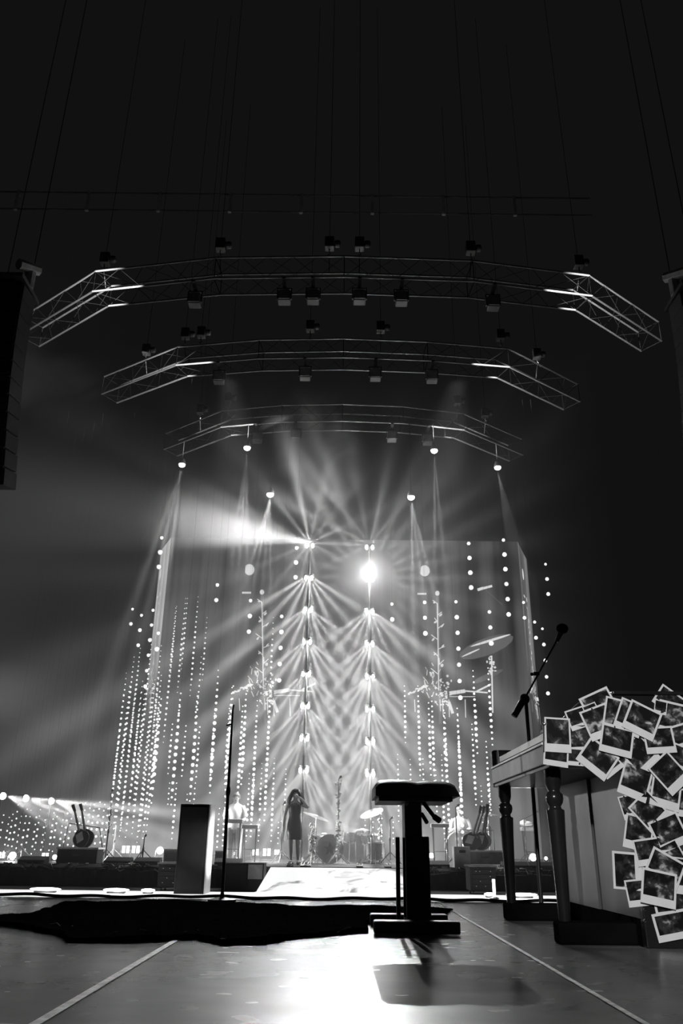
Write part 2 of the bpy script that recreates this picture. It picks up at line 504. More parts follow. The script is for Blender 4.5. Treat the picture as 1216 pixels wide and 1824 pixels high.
# the picture on the wall: the same shot of drum hardware on each half and squeezed on the wings
def video(place, big):
    w, g = MB(), MB()
    def quad(mb, pts):
        q = [place(*p) for p in pts]
        mb.add(q, [tuple(range(len(q)))])
    def line(mb, a, b, t):
        dx, dy = b[0] - a[0], b[1] - a[1]
        L = math.hypot(dx, dy); nx, ny = -dy / L * t / 2, dx / L * t / 2
        quad(mb, [(a[0] + nx, a[1] + ny), (b[0] + nx, b[1] + ny), (b[0] - nx, b[1] - ny), (a[0] - nx, a[1] - ny)])
    def disc(mb, c, rx, ry, ang=0, a0=0, a1=360, n=14):
        pts = []
        for k in range(n + 1):
            a = math.radians(a0 + (a1 - a0) * k / n)
            x, y = rx * math.cos(a), ry * math.sin(a)
            t = math.radians(ang)
            pts.append((c[0] + x * math.cos(t) - y * math.sin(t), c[1] + x * math.sin(t) + y * math.cos(t)))
        quad(mb, pts[:-1] if a1 - a0 == 360 else pts)
    r = random.Random(3)
    disc(w, (756, 1017), 9, 10, 0, -140, 150)
    line(w, (743, 1058), (759, 1058), 3.4)
    line(g, (779, 1062), (784, 1290), 5)
    line(w, (778.5, 1075), (781, 1230), 2.0)
    disc(w, (778.5, 1057), 4, 4.5)
    for k in range(13):
        y = 1072 + k * 15 + r.uniform(-4, 4); dx = r.uniform(5, 13) * (1 if k % 2 else -1)
        line(w, (779.5, y + 6), (779.5 + dx, y - r.uniform(-2, 5)), 1.5)
        disc(w, (779.5 + dx * .7, y + r.uniform(0, 6)), r.uniform(1, 2.6), r.uniform(1.4, 4), r.uniform(0, 90))
    for k in range(26):
        x, y = 767 + r.gauss(0, 7), 1215 + r.gauss(0, 16)
        line(w, (x, y), (x + r.uniform(-5, 5), y - r.uniform(3, 11)), r.uniform(.8, 1.8))
    for k in range(34):
        x, y = 793 + r.gauss(0, 6), 1237 + r.gauss(0, 15)
        disc(w, (x, y), r.uniform(.8, 2.6), r.uniform(.8, 2.6))
    for k in range(16):
        x = 728 + k * 2.2; y = 1236 - k * 1.05 + r.uniform(-2.5, 2.5)
        disc(w, (x, y), r.uniform(1.5, 3.4), r.uniform(1, 2.4), -25)
    line(w, (800, 1235), (828, 1231), 6.5)
    line(w, (828, 1231), (868, 1234), 2.6)
    line(w, (848, 1232), (874, 1219), 3.2)
    line(w, (800, 1241), (846, 1241), 1.2)
    for x in (738, 783, 788, 799, 828):
        line(w, (x, 1246), (x + 1, 1246 + r.uniform(18, 34)), 1.5)
    line(w, (799, 1250), (806, 1271), 5)
    if big:
        line(w, (875, 1168), (877, 1270), 2.6)
        for k in range(22):
            disc(w, (874.5 + r.gauss(0, 4.5), 1183 + r.gauss(0, 9)), r.uniform(1, 2.6), r.uniform(1, 2.6))
        disc(g, (866, 1152), 51, 15.5, -20)
        disc(w, (873, 1141), 38, 2.2, -17)
        disc(w, (838, 1163), 18, 1.5, -24)
        line(w, (850, 1051), (861, 1047.5), 5)
        line(w, (861, 1048), (876, 1044), 4.2)
        line(g, (864, 1050), (895, 1078), 1.2)
        disc(g, (868, 1205), 30, 5, -24)
    return w, g
for k, off in enumerate((-312, 0)):
    w, g = video(lambda u, v, o=off: at(u + o, v - (2 if o else 0), SY - .02), k == 1)
    obj('video_picture', g, 'video_grey', scr)
    for i, q in enumerate(w.v):
        w.v[i] = (q[0], q[1] - .02, q[2])
    obj('video_picture', w, 'video', scr)
for s, (x0, W) in enumerate(((xl, WL), (xr, WR))):
    def place(u, v, x0=x0, W=W, s=s):
        t = (u - 725) / 110
        t = max(.03, min(.97, 1 - t if s == 0 else t))
        return Vector((x0 + (W.x - x0) * t + (.02 if s else -.02), SY + (W.y - SY) * t - .03, zs(v - 6)))
    w, g = video(place, False)
    obj('video_picture', w, 'video', scr)

# ------------------------------------------------------------------ lamp towers
for s in (0, 1):
    ps = []
    for i in range(8):
        u, v = (551 - i * 1.35, 972 + i * 56.8) if s == 0 else (657.3 + i * .28, 975 + i * 57.3)
        ps.append(at(u, v, 22))
    x = sum(p.x for p in ps) / 8
    tw = thing('lamp_tower', ('left lamp tower with eight paired lamps and a black pole, behind the singer', 'right lamp tower behind the drum kit, with one dazzling lamp near its top')[s], 'light', (x, 22, TOP), 'lamp towers')
    obj('pole', MB().tube([(x, 22, TOP), (x, 22, ps[0].z + .05)], .035, 8), 'black', tw, True)
    obj('base_plate', MB().lathe([(.34, 0), (.34, .02), (.08, .04), (.05, .12)], (x, 22, TOP)), 'black', tw)
    for i, p in enumerate(ps):
        br = obj('bracket', MB().box((x - .13, 21.93, p.z + .02), (x + .13, 21.97, p.z + .06)), 'black', tw)
        for d in (-1, 1):
            hd = obj('lamp_head', MB().lathe([(.03, .14), (.065, .12), (.07, .0), (.055, -.01)], (x + d * .085, 21.9, p.z - .06), (0, .25, 1), 12), 'black', tw, True)
            on = 'lens' if not (s == 0 and d == 1 and False) else 'lens_soft'
            obj('lens', MB().ball((x + d * .085, 21.86, p.z - .05), .050, 10, 6, (.9, .8, 1.5)), on, hd, True)
        c = Vector((x, 21.72, p.z - .02))
        if i == 0:
            fan(c, -PI, PI, 14, 760, .14, .5, seed=s * 3., vary=.75)
            if s == 0:
                spot(c, (-4.4, 21.3, 8.95), 6500, 32, 1., .03, 'tower_beam')
        elif s == 1 and i == 1:
            fan(c, -PI, PI, 26, 950, .22, .6, seed=3., vary=.5)
        else:
            sp = 1.22 - .065 * i
            fan(c, -sp, sp, 8, (3500, 3100)[s] - i * 170, .20 if s == 0 else .25, .5, floor_level=(.0, .05)[s], seed=s * 4., vary=.45, gap=.09 if s == 0 else 0.)

# ------------------------------------------------------------------ bulb strings
strings = []
WIDE = [(285, 958, 1015), (281, 1128, 1150), (233, 1085, 1135), (249, 1096, 1150), (265, 1087, 1236), (385, 1042, 1095), (444, 1070, 1148), (499, 1098, 1226), (527, 976, 1032),
        (698, 1076, 1104), (757, 1073, 1150), (816, 1072, 1250), (837, 968, 1052), (901, 962, 1100), (873, 1090, 1146), (974, 1005, 1060), (971, 1120, 1240), (933, 1073, 1100), (953, 1108, 1135)]
for x, a, b in WIDE:
    strings.append((x, a, b, 19.5 if x not in (249, 265, 233) else 20.5, .40, 8.2 if 270 < x < 930 else 6.6))
NARROW = [(721, 1222, 1326, 24.2), (709, 1344, 1470, 26), (731.5, 1353, 1465, 26), (746, 1222, 1385, 24), (754, 1352, 1440, 25.5), (765, 1252, 1384, 21.2), (771, 1240, 1392, 24), (792, 1255, 1392, 21), (796, 1270, 1500, 24.3),
          (777, 1372, 1470, 26), (789, 1345, 1500, 25.6), (819.5, 1262, 1520, 21.2), (820, 1275, 1510, 24.4), (846, 1195, 1345, 21.1), (844, 1290, 1440, 24.2), (873, 1190, 1336, 20.9), (869, 1321, 1450, 24), (858, 1400, 1470, 26),
          (407, 1225, 1420, 21.2), (410, 1222, 1395, 19.2), (404, 1262, 1400, 23.8), (434, 1226, 1400, 21.2), (427, 1258, 1440, 23.8), (452, 1248, 1500, 24.1), (476, 1222, 1470, 24), (485.5, 1351, 1500, 26.1), (463, 1360, 1505, 26.2), (508, 1370, 1440, 26.2),
          (441, 1378, 1500, 26.1), (449, 1385, 1495, 25.3), (495, 1465, 1510, 26.5), (534, 1450, 1510, 25.8), (664, 1455, 1530, 26), (679, 1450, 1525, 25), (700, 1455, 1510, 25.6), (650, 1452, 1500, 26.6),
          (280, 1150, 1300, 28), (278, 1245, 1440, 18.6), (276, 1255, 1425, 21.5), (302, 1083, 1330, 28.3), (308.5, 1080, 1210, 29), (303, 1290, 1378, 23.5), (300, 1395, 1440, 25.5), (323, 1066, 1240, 28.3), (328, 1066, 1200, 29), (313, 1235, 1440, 18.5),
          (318, 1246, 1300, 23), (327, 1293, 1392, 23.2), (345.6, 1063, 1240, 28.4), (345, 1240, 1440, 18.4), (352, 1295, 1392, 23.3), (364, 1100, 1220, 28.5), (355, 1170, 1260, 26), (381, 1194, 1420, 18.6), (378, 1262, 1405, 25), (349, 1240, 1290, 23.2),
          (484, 1100, 1220, 26.5), (345, 1395, 1460, 25), (310, 1395, 1500, 24.5), (330, 1415, 1500, 25), (388, 1440, 1520, 25), (398, 1420, 1530, 25.5), (873, 1395, 1460, 25), (935, 1500, 1535, 25)]
for x, a, b, D in NARROW:
    strings.append((x, a, b, D, .19 if a < 1200 and D > 25 else .15, 5.0 + (24 - D) * .28))
for i in range(14):
    x = 207 + i * 5.1 + R_.uniform(-1, 1)
    top = 1150 + (abs(i - 6) * 5) + R_.uniform(-20, 60) if i % 2 else 1235 - i * 2 + R_.uniform(-15, 15)
    strings.append((x, top, 1440 + R_.uniform(-10, 75), 22.5 + (i * 37 % 17) * .42, .165, 3.9))
for i in range(24):
    x = 1 + i * 8.15 + R_.uniform(-1.5, 1.5)
    strings.append((x, 1440 + R_.uniform(-12, 22), 1534 + R_.uniform(-6, 3), 20.5 + (i * 13 % 9) * .5, .165, 5.2))
strings.sort(key=lambda s: s[0])
for i, (x, a, b, D, pitch, dia) in enumerate(strings):
    top, bot = at(x, a, D), at(x, b, D)
    X = (top.x + bot.x) / 2
    zt_, zb_ = top.z, max(bot.z, TOP + .06)
    n = max(2, int((zt_ - zb_) / pitch) + 1)
    rad = dia / 2 / ppm((X, D, (zt_ + zb_) / 2))
    if x < 195: side = 'in the low net left of the stage'
    elif x < 290: side = 'in the dense cluster at the left wing'
    elif x < 545: side = 'left of the left lamp tower'
    elif x < 690: side = 'between and behind the lamp towers'
    elif x < 925: side = 'right of the right lamp tower'
    else: side = 'beside the right screen wing'
    kind = 'wide-spaced large' if pitch > .3 else 'close-spaced small'
    strings[i] = strings[i] + (side, kind)
    t = thing('bulb_string', 'x', 'string light', (X, D, zb_), 'bulb strings ' + side)
    t['_s'] = i
    zh = 12.0
    obj('wire', MB().tube([(X, D, zb_), (X, D, zh)], .0015, 3), 'wire', t)
    mb = MB()
    for k in range(n):
        f = min(1, .42 + .075 * k, .45 + .14 * (n - 1 - k)) if pitch < .3 else min(1, .8 + .2 * k)
        mb.ball((X + R_.uniform(-.004, .004), D, zt_ - k * pitch), rad * f * R_.uniform(.9, 1.08), 7, 5)
    obj('bulbs', mb, 'bulb', t, True, kind='stuff')
    strings[i] += (t,)
groups = {}
for s_ in strings:
    groups.setdefault((s_[6], s_[7]), []).append(s_[8])
ORD = ['first', 'second', 'third', 'fourth', 'fifth', 'sixth', 'seventh', 'eighth', 'ninth', 'tenth', 'eleventh', 'twelfth', 'thirteenth', 'fourteenth', 'fifteenth', 'sixteenth', 'seventeenth', 'eighteenth', 'nineteenth', 'twentieth']
def ordinal(n):
    return ORD[n] if n < 20 else (('twenty-', 'thirty-', 'forty-')[(n + 1) // 10 - 2] + ORD[(n + 1) % 10 - 1] if (n + 1) % 10 else ('twentieth', 'thirtieth', 'fortieth')[(n + 1) // 10 - 2])
for (side, kind), L in groups.items():
    for k, t in enumerate(L):
        t['label'] = f'{kind} bulb string {side}, {ordinal(k)} from left'
        del t['_s']

# ------------------------------------------------------------------ trusses
def truss(pts, z, name_label, sec=.58, lattice=True):
    t = thing('lighting_truss', name_label, 'truss', (0, pts[2][1], z), 'curved lighting trusses')
    h = sec / 2
    P = [Vector((x, y, z)) for x, y in pts]
    nor = []
    for i in range(len(P)):
        d = (P[min(i + 1, len(P) - 1)] - P[max(i - 1, 0)]).normalized()
        nor.append(Vector((-d.y, d.x, 0)))
    for i in range(len(P) - 1):
        c = {}
        for a in (-1, 1):
            for b in (-1, 1):
                q0, q1 = P[i] + nor[i] * a * h + Vector((0, 0, b * h)), P[i + 1] + nor[i + 1] * a * h + Vector((0, 0, b * h))
                c[a, b] = (q0, q1)
                obj('chord', MB().tube([q0, q1], .024, 8), 'alu', t, True)
        mb = MB()
        n = max(2, int((P[i + 1] - P[i]).length / .55))
        for k in range(n):
            for (s, e) in (((-1, -1), (-1, 1)), ((1, -1), (1, 1)), ((-1, -1), (1, -1)), ((-1, 1), (1, 1))):
                if k % 2:
                    s, e = e, s
                mb.tube([c[s][0].lerp(c[s][1], k / n), c[e][0].lerp(c[e][1], (k + 1) / n)], .006, 4)
        for e_ in (0, 1):
            for s, e in (((-1, -1), (-1, 1)), ((1, -1), (1, 1)), ((-1, -1), (1, -1)), ((-1, 1), (1, 1))):
                mb.tube([c[s][e_], c[e][e_]], .010, 5)
        obj('lattice', mb, 'void', t)
    return t
ZT = 12.4
OUT = [(-8.0, 17.1), (-5.7, 15.35), (-2.9, 14.85), (0, 14.75), (2.9, 14.85), (5.6, 15.3), (7.8, 17.0)]
MID = [(-6.7, 19.9), (-4.35, 18.4), (-2.2, 18.05), (0, 17.95), (2.2, 18.05), (4.3, 18.3), (6.6, 20.0)]
INN = [(-5.6, 23.3), (-3.6, 21.8), (-1.8, 21.45), (0, 21.35), (1.8, 21.45), (3.6, 21.8), (5.7, 23.4)]
truss(OUT, ZT, 'nearest and longest curved lighting truss, highest in the picture')
truss(MID, ZT, 'middle curved lighting truss with dim wash lamps hung along it')
truss(INN, ZT, 'smallest and lowest-looking curved truss, just above the hanging spotlights')
# lamps hung from the trusses
def truss_lamp(x, y, label, group):
    z = ZT - .31
    t = thing('moving_lamp', label, 'light', (x, y, z), group)
    obj('clamp', MB().box((x - .04, y - .36, z - .06), (x + .04, y + .36, z + .0)), 'steel', t)
    obj('yoke', MB().box((x - .17, y - .03, z - .36), (x - .145, y + .03, z - .06)).box((x + .145, y - .03, z - .36), (x + .17, y + .03, z - .06)).box((x - .17, y - .03, z - .085), (x + .17, y + .03, z - .06)), 'dim', t)
    hd = obj('lamp_head', MB().box((x - .14, y - .1, z - .44), (x + .14, y + .13, z - .16)), 'dim', t, bevel=.02)
    obj('lens', MB().box((x - .12, y - .125, z - .42), (x + .12, y - .1, z - .18)), 'lens_dim', hd)
def on_truss(pts, x):
    for (x0, y0), (x1, y1) in zip(pts, pts[1:]):
        if x0 <= x <= x1:
            return y0 + (y1 - y0) * (x - x0) / (x1 - x0)
for k, x in enumerate((-3.3, -1.0, .85, 2.35)):
    truss_lamp(x, on_truss(MID, x), f'dim wash lamp under the middle truss, {ordinal(k)} from its left end', 'lamps under the middle truss')
for k, x in enumerate((-2.6, -1.4, 1.5, 2.6)):
    truss_lamp(x, on_truss(INN, x), f'dim wash lamp under the smallest truss, {ordinal(k)} from its left end', 'lamps under the smallest truss')
for k, x in enumerate((-3.4, -1.35, -.7, .35, 1.3, 3.4)):
    truss_lamp(x, on_truss(OUT, x), f'dim wash lamp under the longest truss, {ordinal(k)} from its left end', 'lamps under the longest truss')
# ------------------------------------------------------------------ hanging pendant spots
for i, (u, v, D, a, b, n, e) in enumerate(((324, 828, 21.5, -.28, .02, 3, 2600), (440, 798, 21.0, -.10, .09, 3, 1300), (481, 881, 24, -.27, .10, 4, 1500),
                                           (732, 886, 24, -.06, .26, 3, 3000), (773, 803, 21.0, -.07, .09, 2, 2300), (886, 833, 21.5, .04, .24, 3, 2600))):
    for _ in range(6):
        D = on_truss(INN, at(u, v, D).x) - .31
    p = at(u, v, D)
    w = ('leftmost hanging spotlight, shining down on the left edge of the video wall', 'highest hanging spotlight left of the smoke plume', 'low hanging spotlight above the left lamp tower, at the smoke cloud',
         'low hanging spotlight right above the right lamp tower', 'highest hanging spotlight on the right of the smoke plume', 'rightmost hanging spotlight, over the right edge of the video wall')[i]
    t = thing('hanging_spotlight', w, 'light', p, 'spotlights hanging on rods over the stage')
    obj('rod', MB().tube([p + Vector((0, 0, .16)), (p.x, p.y, ZT - .27)], .012, 6), 'steel', t)
    obj('housing', MB().lathe([(.03, .22), (.07, .2), (.115, .06), (.115, .02)], p, seg=14), 'grey', t, True)
    obj('lens', MB().ball(p, .105, 12, 6, (1, 1, .75)), 'lens', t, True)
    fan(p - Vector((0, 0, .16)), a, b, n, e * 6, .2, .08, seed=i * 1.7, vary=.4, house=False)

# chain hoists that carry them
def hoist(x, y, z, label):
    t = thing('chain_hoist', label, 'hoist', (x, y, z), 'chain hoists over the trusses')
    b = obj('motor', MB().box((x - .11, y - .1, z), (x + .11, y + .1, z + .3)).lathe([(.06, 0), (.09, .03), (.09, .12), (.05, .15)], (x + .11, y, z + .15), (1, 0, 0), 10), 'dim', t, bevel=.015)
    obj('hook', MB().tube([(x, y, z), (x, y, z - .1), (x + .03, y, z - .15), (x, y, z - .19), (x - .03, y, z - .16)], .014, 6), 'steel', b)
    obj('chain', MB().tube([(x, y, z + .3), (x, y, 26)], .007, 4), 'steel', t)
    obj('sling', MB().tube([(x, y, z - .17), (x, y - .29, ZT + .30)], .012, 4).tube([(x, y, z - .17), (x, y + .29, ZT + .30)], .012, 4), 'steel', t)
for k, (x, pts) in enumerate(((-5.75, OUT), (-2.9, OUT), (-.35, OUT), (.35, OUT), (2.95, OUT), (5.6, OUT))):
    hoist(x, on_truss(pts, x), ZT + .75, f'chain hoist on the longest truss, {ordinal(k)} from the left')
for k, x in enumerate((-5.6, -4.35, -3.9, -.9, 1.0, 4.3, 5.5)):
    hoist(x, on_truss(MID, x), ZT + .75, f'chain hoist on the middle truss, {ordinal(k)} from the left')
for k, x in enumerate((-4.6, -3.6, 3.6, 4.6)):
    hoist(x, on_truss(INN, x), ZT + .75, f'chain hoist on the smallest truss, {ordinal(k)} from the left')
# roof beam with posts
t = thing('roof_beam', 'long dim roof beam with short posts high under the arena roof', 'beam', (0, 22.6, 21.6))
obj('top_rail', MB().tube([(-13, 22.6, 22.4), (9, 22.6, 22.4)], .03, 6), 'dim', t)
obj('bottom_rail', MB().tube([(-13, 22.6, 21.6), (9, 22.6, 21.6)], .03, 6), 'dim', t)
for k in range(8):
    x = -12 + k * 2.6
    obj('post', MB().box((x - .06, 22.55, 21.55), (x + .06, 22.65, 22.45)), 'grey', t)
# line array loudspeakers
def line_array(x, y, label, s):
    t = thing('line_array', label, 'loudspeaker', (x, y, 7.4), 'hanging line arrays')
    for k in range(12):
        a = math.radians(-.6 * k)
        z = 11.2 - k * .36
        r = Matrix.Rotation(math.radians(4 + k * .9), 3, 'X')
        cb = obj('cabinet', MB().cbox((x, y + .006 * k * k, z), (1.15, .62, .345), r), 'black_matte', t, bevel=.01)
        obj('grille', MB().cbox((x, y + .006 * k * k - .325, z - .02), (1.08, .02, .30), r), 'black_cloth', cb)
    obj('flying_frame', MB().box((x - .58, y - .5, 11.42), (x + .58, y + .5, 11.52)), 'steel', t)
    obj('spreader', MB().tube([(x + s * .35, y - .3, 11.9), (x + s * .62, y + .1, 12.05)], .12, 8).tube([(x + s * .5, y, 11.5), (x + s * .5, y, 11.95)], .12, 8), 'grey', t)
    obj('chain', MB().tube([(x, y, 11.5), (x, y, 26)], .012, 4).tube([(x + s * .55, y, 12.05), (x + s * .55, y, 26)], .012, 4), 'steel', t)
line_array(-7.4, 14.2, 'black hanging stack of line array loudspeakers at the left edge', 1)
line_array(7.75, 14.2, 'black hanging line array lost in the dark at the right edge, only its top glinting', -1)

# ------------------------------------------------------------------ ramp and things on the lower floor
tl, tr = at(489, 1546, FRONT - .06), None
bl = fl(462, 1589, LOW)
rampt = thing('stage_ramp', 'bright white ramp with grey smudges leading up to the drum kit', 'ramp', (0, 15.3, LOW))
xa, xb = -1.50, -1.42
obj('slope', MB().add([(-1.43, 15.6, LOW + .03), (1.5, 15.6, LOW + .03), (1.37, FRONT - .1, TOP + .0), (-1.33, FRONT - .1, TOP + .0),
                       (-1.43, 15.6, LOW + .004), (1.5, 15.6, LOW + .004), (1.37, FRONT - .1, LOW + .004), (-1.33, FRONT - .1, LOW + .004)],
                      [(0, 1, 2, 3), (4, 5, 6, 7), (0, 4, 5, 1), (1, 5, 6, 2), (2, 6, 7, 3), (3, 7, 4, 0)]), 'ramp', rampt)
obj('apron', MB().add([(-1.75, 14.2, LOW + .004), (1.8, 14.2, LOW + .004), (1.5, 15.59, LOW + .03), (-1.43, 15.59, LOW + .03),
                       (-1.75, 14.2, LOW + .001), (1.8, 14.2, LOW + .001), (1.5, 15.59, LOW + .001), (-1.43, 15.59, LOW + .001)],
                      [(0, 1, 2, 3), (4, 5, 6, 7), (0, 4, 5, 1), (1, 5, 6, 2), (2, 6, 7, 3), (3, 7, 4, 0)]), 'glow_white', rampt)  # apron glows too, in place of light falling on it

t = thing('side_fill_cabinet', 'tall narrow black loudspeaker cabinet with its lit side coloured white, left of the ramp', 'loudspeaker', (-2.6, 15.2, LOW))
pa, pb = at(322, 1432, 15), at(373, 1434, 15)
obj('cabinet', MB().box((pa.x, 15, LOW), (pb.x, 15.62, pa.z)), 'black_cloth', t, bevel=.01)
obj('lit_side', MB().box((pb.x + .001, 15.005, LOW), (pb.x + .02, 15.62, pa.z)), 'white', t)  # white colour stands for stage light striking this side
obj('grille', MB().box((pa.x + .04, 14.985, LOW + .08), (pb.x - .04, 15, pa.z - .05)), 'black_matte', t)

def road_case(u0, u1, v0, D, label, s):
    a, b = at(u0, v0, D), at(u1, v0, D)
    z1 = a.z
    cx = (a.x + b.x) / 2
    t = thing('equipment_rack', label, 'rack', (cx, D + .3, LOW), 'black equipment racks before the stage')
    obj('case', MB().box((a.x, D, LOW + .06), (b.x, D + .55, z1 - .03)), 'black_matte', t, bevel=.012)
    obj('lid', MB().box((a.x - .02, D - .02, z1 - .03), (b.x + .02, D + .57, z1)), 'steel', t)
    for k in range(4):
        z = LOW + .1 + k * (z1 - LOW - .16) / 4
        u = obj('rack_unit', MB().box((a.x + .04, D - .012, z), (b.x - .04, D + .0, z + (z1 - LOW - .16) / 4 - .012)), 'black_matte', t)
        mb = MB()
        for q in ((0, 2), (1, 3), (3,), (0, 1, 3))[k]:
            mb.ball((a.x + .09 + q * (b.x - a.x - .18) / 3 + R_.uniform(-.02, .02), D - .016, z + .04), .006, 6, 4)
        obj('indicator', mb, 'led', u)
    for sx in (a.x + .06, b.x - .06):
        for sy in (D + .06, D + .49):
            obj('caster', MB().lathe([(.03, -.014), (.03, .014)], (sx, sy, LOW + .03), (1, 0, 0), 10), 'black', t)
road_case(283, 330, 1536, 16.0, 'black equipment rack with pin lights left of the tall cabinet', -1)
road_case(836, 882, 1541, 16.0, 'black equipment rack with pin lights seen left of the far piano leg', 1)
a, b = at(398, 1537, 16.4), at(470, 1537, 16.4)
t = thing('bass_bin', 'low wide black loudspeaker with a grey grille beside the white ramp', 'loudspeaker', ((a.x + b.x) / 2, 16.7, LOW))
obj('cabinet', MB().box((a.x, 16.4, LOW), (b.x, 17.0, a.z)), 'black_matte', t, bevel=.01)
obj('grille', MB().box((a.x + .62 * (b.x - a.x), 16.38, LOW + .2), (b.x - .02, 16.4, a.z - .02)), 'grey', t)
obj('grille', MB().box((a.x + .03, 16.38, LOW + .05), (a.x + .58 * (b.x - a.x), 16.4, a.z - .03)), 'black_cloth', t)

def foot_light(u, v, D, label, e=12., w=.22, zb=LOW + .012, group='footlights on the white floor strip', power=1.):
    p = at(u, v, D)
    t = thing('footlight', label, 'light', (p.x, D, zb), group)
    obj('housing', MB().box((p.x - w * .5, D, zb), (p.x + w * .5, D + .10, zb + .03)), 'black', t, bevel=.01)
    obj('lens', MB().ball((p.x, D + .05, zb + .055), 1., 20, 6, (w * .75, .05, .025)), 'lens', t, True)
    pointlight((p.x, D - .12, zb + .12), e, .05)
for k, (u, w) in enumerate(((78, .36), (205, .3), (262, .16), (930, .36), (872, .12))):
    foot_light(u, 1592, 14.9, ('long footlight near the left edge, on the white floor strip', 'footlight in front of the stage skirt under the left guitar case', 'short footlight left of the black equipment rack',
               'long footlight seen between the two front piano legs', 'short footlight beside the far piano leg')[k], 14, w)
p = at(880, 1592, 14.6)
t = thing('light_tube', 'short upright white light tube beside the far piano leg', 'light', (p.x, 14.6, LOW + .012))
obj('tube', MB().tube([(p.x, 14.6, LOW + .04), (p.x, 14.6, at(880, 1566, 14.6).z)], .025, 8), 'lens_soft', t, True)
obj('foot', MB().lathe([(.08, 0), (.08, .015), (.03, .03)], (p.x, 14.6, LOW + .012), seg=12), 'black', t)

# ------------------------------------------------------------------ lamps standing on the stage
def deck_lamp(u, v, D, r, label, shape='round', e=30.):
    p = at(u, v, D)
    zb = TOP
    t = thing('floor_lamp', label, 'light', (p.x, D, zb), 'bright lamps on the stage floor')
    h = max(p.z - zb, r + .03)
    obj('yoke', MB().tube([(p.x - r - .02, D, zb + h), (p.x - r - .02, D, zb + .02), (p.x + r + .02, D, zb + .02), (p.x + r + .02, D, zb + h)], .012, 6), 'steel', t)
    if shape == 'round':
        hd = obj('housing', MB().lathe([(r * .5, .25), (r, .12), (r * 1.06, 0)], (p.x, D, zb + h), (0, 1, 0), 14), 'black', t, True)
        obj('lens', MB().ball((p.x, D - .01, zb + h), r, 14, 7, (1, .35, 1)), 'lens', hd, True)
    else:
        hd = obj('housing', MB().box((p.x - r * 1.08, D, zb + h - r * .85), (p.x + r * 1.08, D + .14, zb + h + r * .85)), 'black', t, bevel=.01)
        for q in (-1, 1):
            obj('lens', MB().box((p.x + q * r * .5 - r * .34, D - .02, zb + h - r * .75), (p.x + q * r * .5 + r * .34, D - .001, zb + h + r * .75)), 'lens_soft', hd)
    if e > 60:
        pointlight((p.x, D - .16, zb + h), e * .5, .06)
for u, v, D, r, sh, e, lb in ((22, 1529, 20, .15, 'round', 260, 'dazzling round lamp low at the left edge of the stage'), (2, 1530, 20.4, .12, 'square', 40, 'square blinder cut off by the left edge of the picture'),
                              (80, 1530, 20, .12, 'square', 40, 'square blinder just left of the left guitar case'), (97, 1531, 20.5, .10, 'round', 40, 'round lamp touching the left guitar case'),
                              (224, 1513, 23, .16, 'square', 50, 'square blinder behind the stage edge, left one of a pair'), (242, 1513, 23, .16, 'square', 50, 'square blinder behind the stage edge, right one of a pair'),
                              (285, 1515, 22, .16, 'round', 160, 'bright round lamp beside the grey amplifier near the tall cabinet'), (455, 1518, 24, .14, 'square', 50, 'square blinder behind the left keyboard, beside the singer'),
                              (475, 1518, 24, .17, 'square', 60, 'wide square blinder left of the singer'), (493, 1518, 24, .11, 'square', 40, 'narrow blinder at the feet of the singer'),
                              (421, 1520, 23, .12, 'round', 60, 'round lamp under the left keyboard'), (678, 1519, 24, .12, 'square', 50, 'square blinder right of the drum kit'),
                              (768, 1524, 23, .12, 'round', 70, 'round lamp just right of the bench column'), (949, 1527, 22, .16, 'round', 260, 'dazzling round lamp between the two front piano legs'),
                              (972, 1529, 24, .08, 'round', 30, 'small round lamp beside the near piano leg')):
    deck_lamp(u, v, D, r * (.72 if sh == 'square' else .55), lb, sh, e)
for k, (u, v) in enumerate(((4, 1418), (45, 1422), (90, 1427))):
    p = at(u, v, 21 + k * .6)
    t = thing('side_lamp', ('side lamp on a stand at the left edge, beaming right', 'middle side lamp of the three beaming right', 'side lamp nearest the screen, beaming right')[k], 'light', (p.x, p.y, TOP), 'three side lamps at the left')
    obj('stand', MB().tube([(p.x, p.y, TOP), (p.x, p.y, p.z - .1)], .02, 6), 'black', t)
    obj('base', MB().lathe([(.25, 0), (.25, .02), (.03, .04)], (p.x, p.y, TOP), seg=14), 'black', t)
    hd = obj('housing', MB().lathe([(.06, -.25), (.10, -.2), (.10, 0)], (p.x, p.y, p.z), (1, -.2, 0), 12), 'black', t, True)
    obj('lens', MB().ball((p.x + .02, p.y - .02, p.z), .085, 12, 7), 'lens', hd, True)
    fan((p.x + .16, p.y - .05, p.z), .98, 1.56, 4, 6000, .3, .35, seed=k * 2.9, floor_level=.15, house=False)

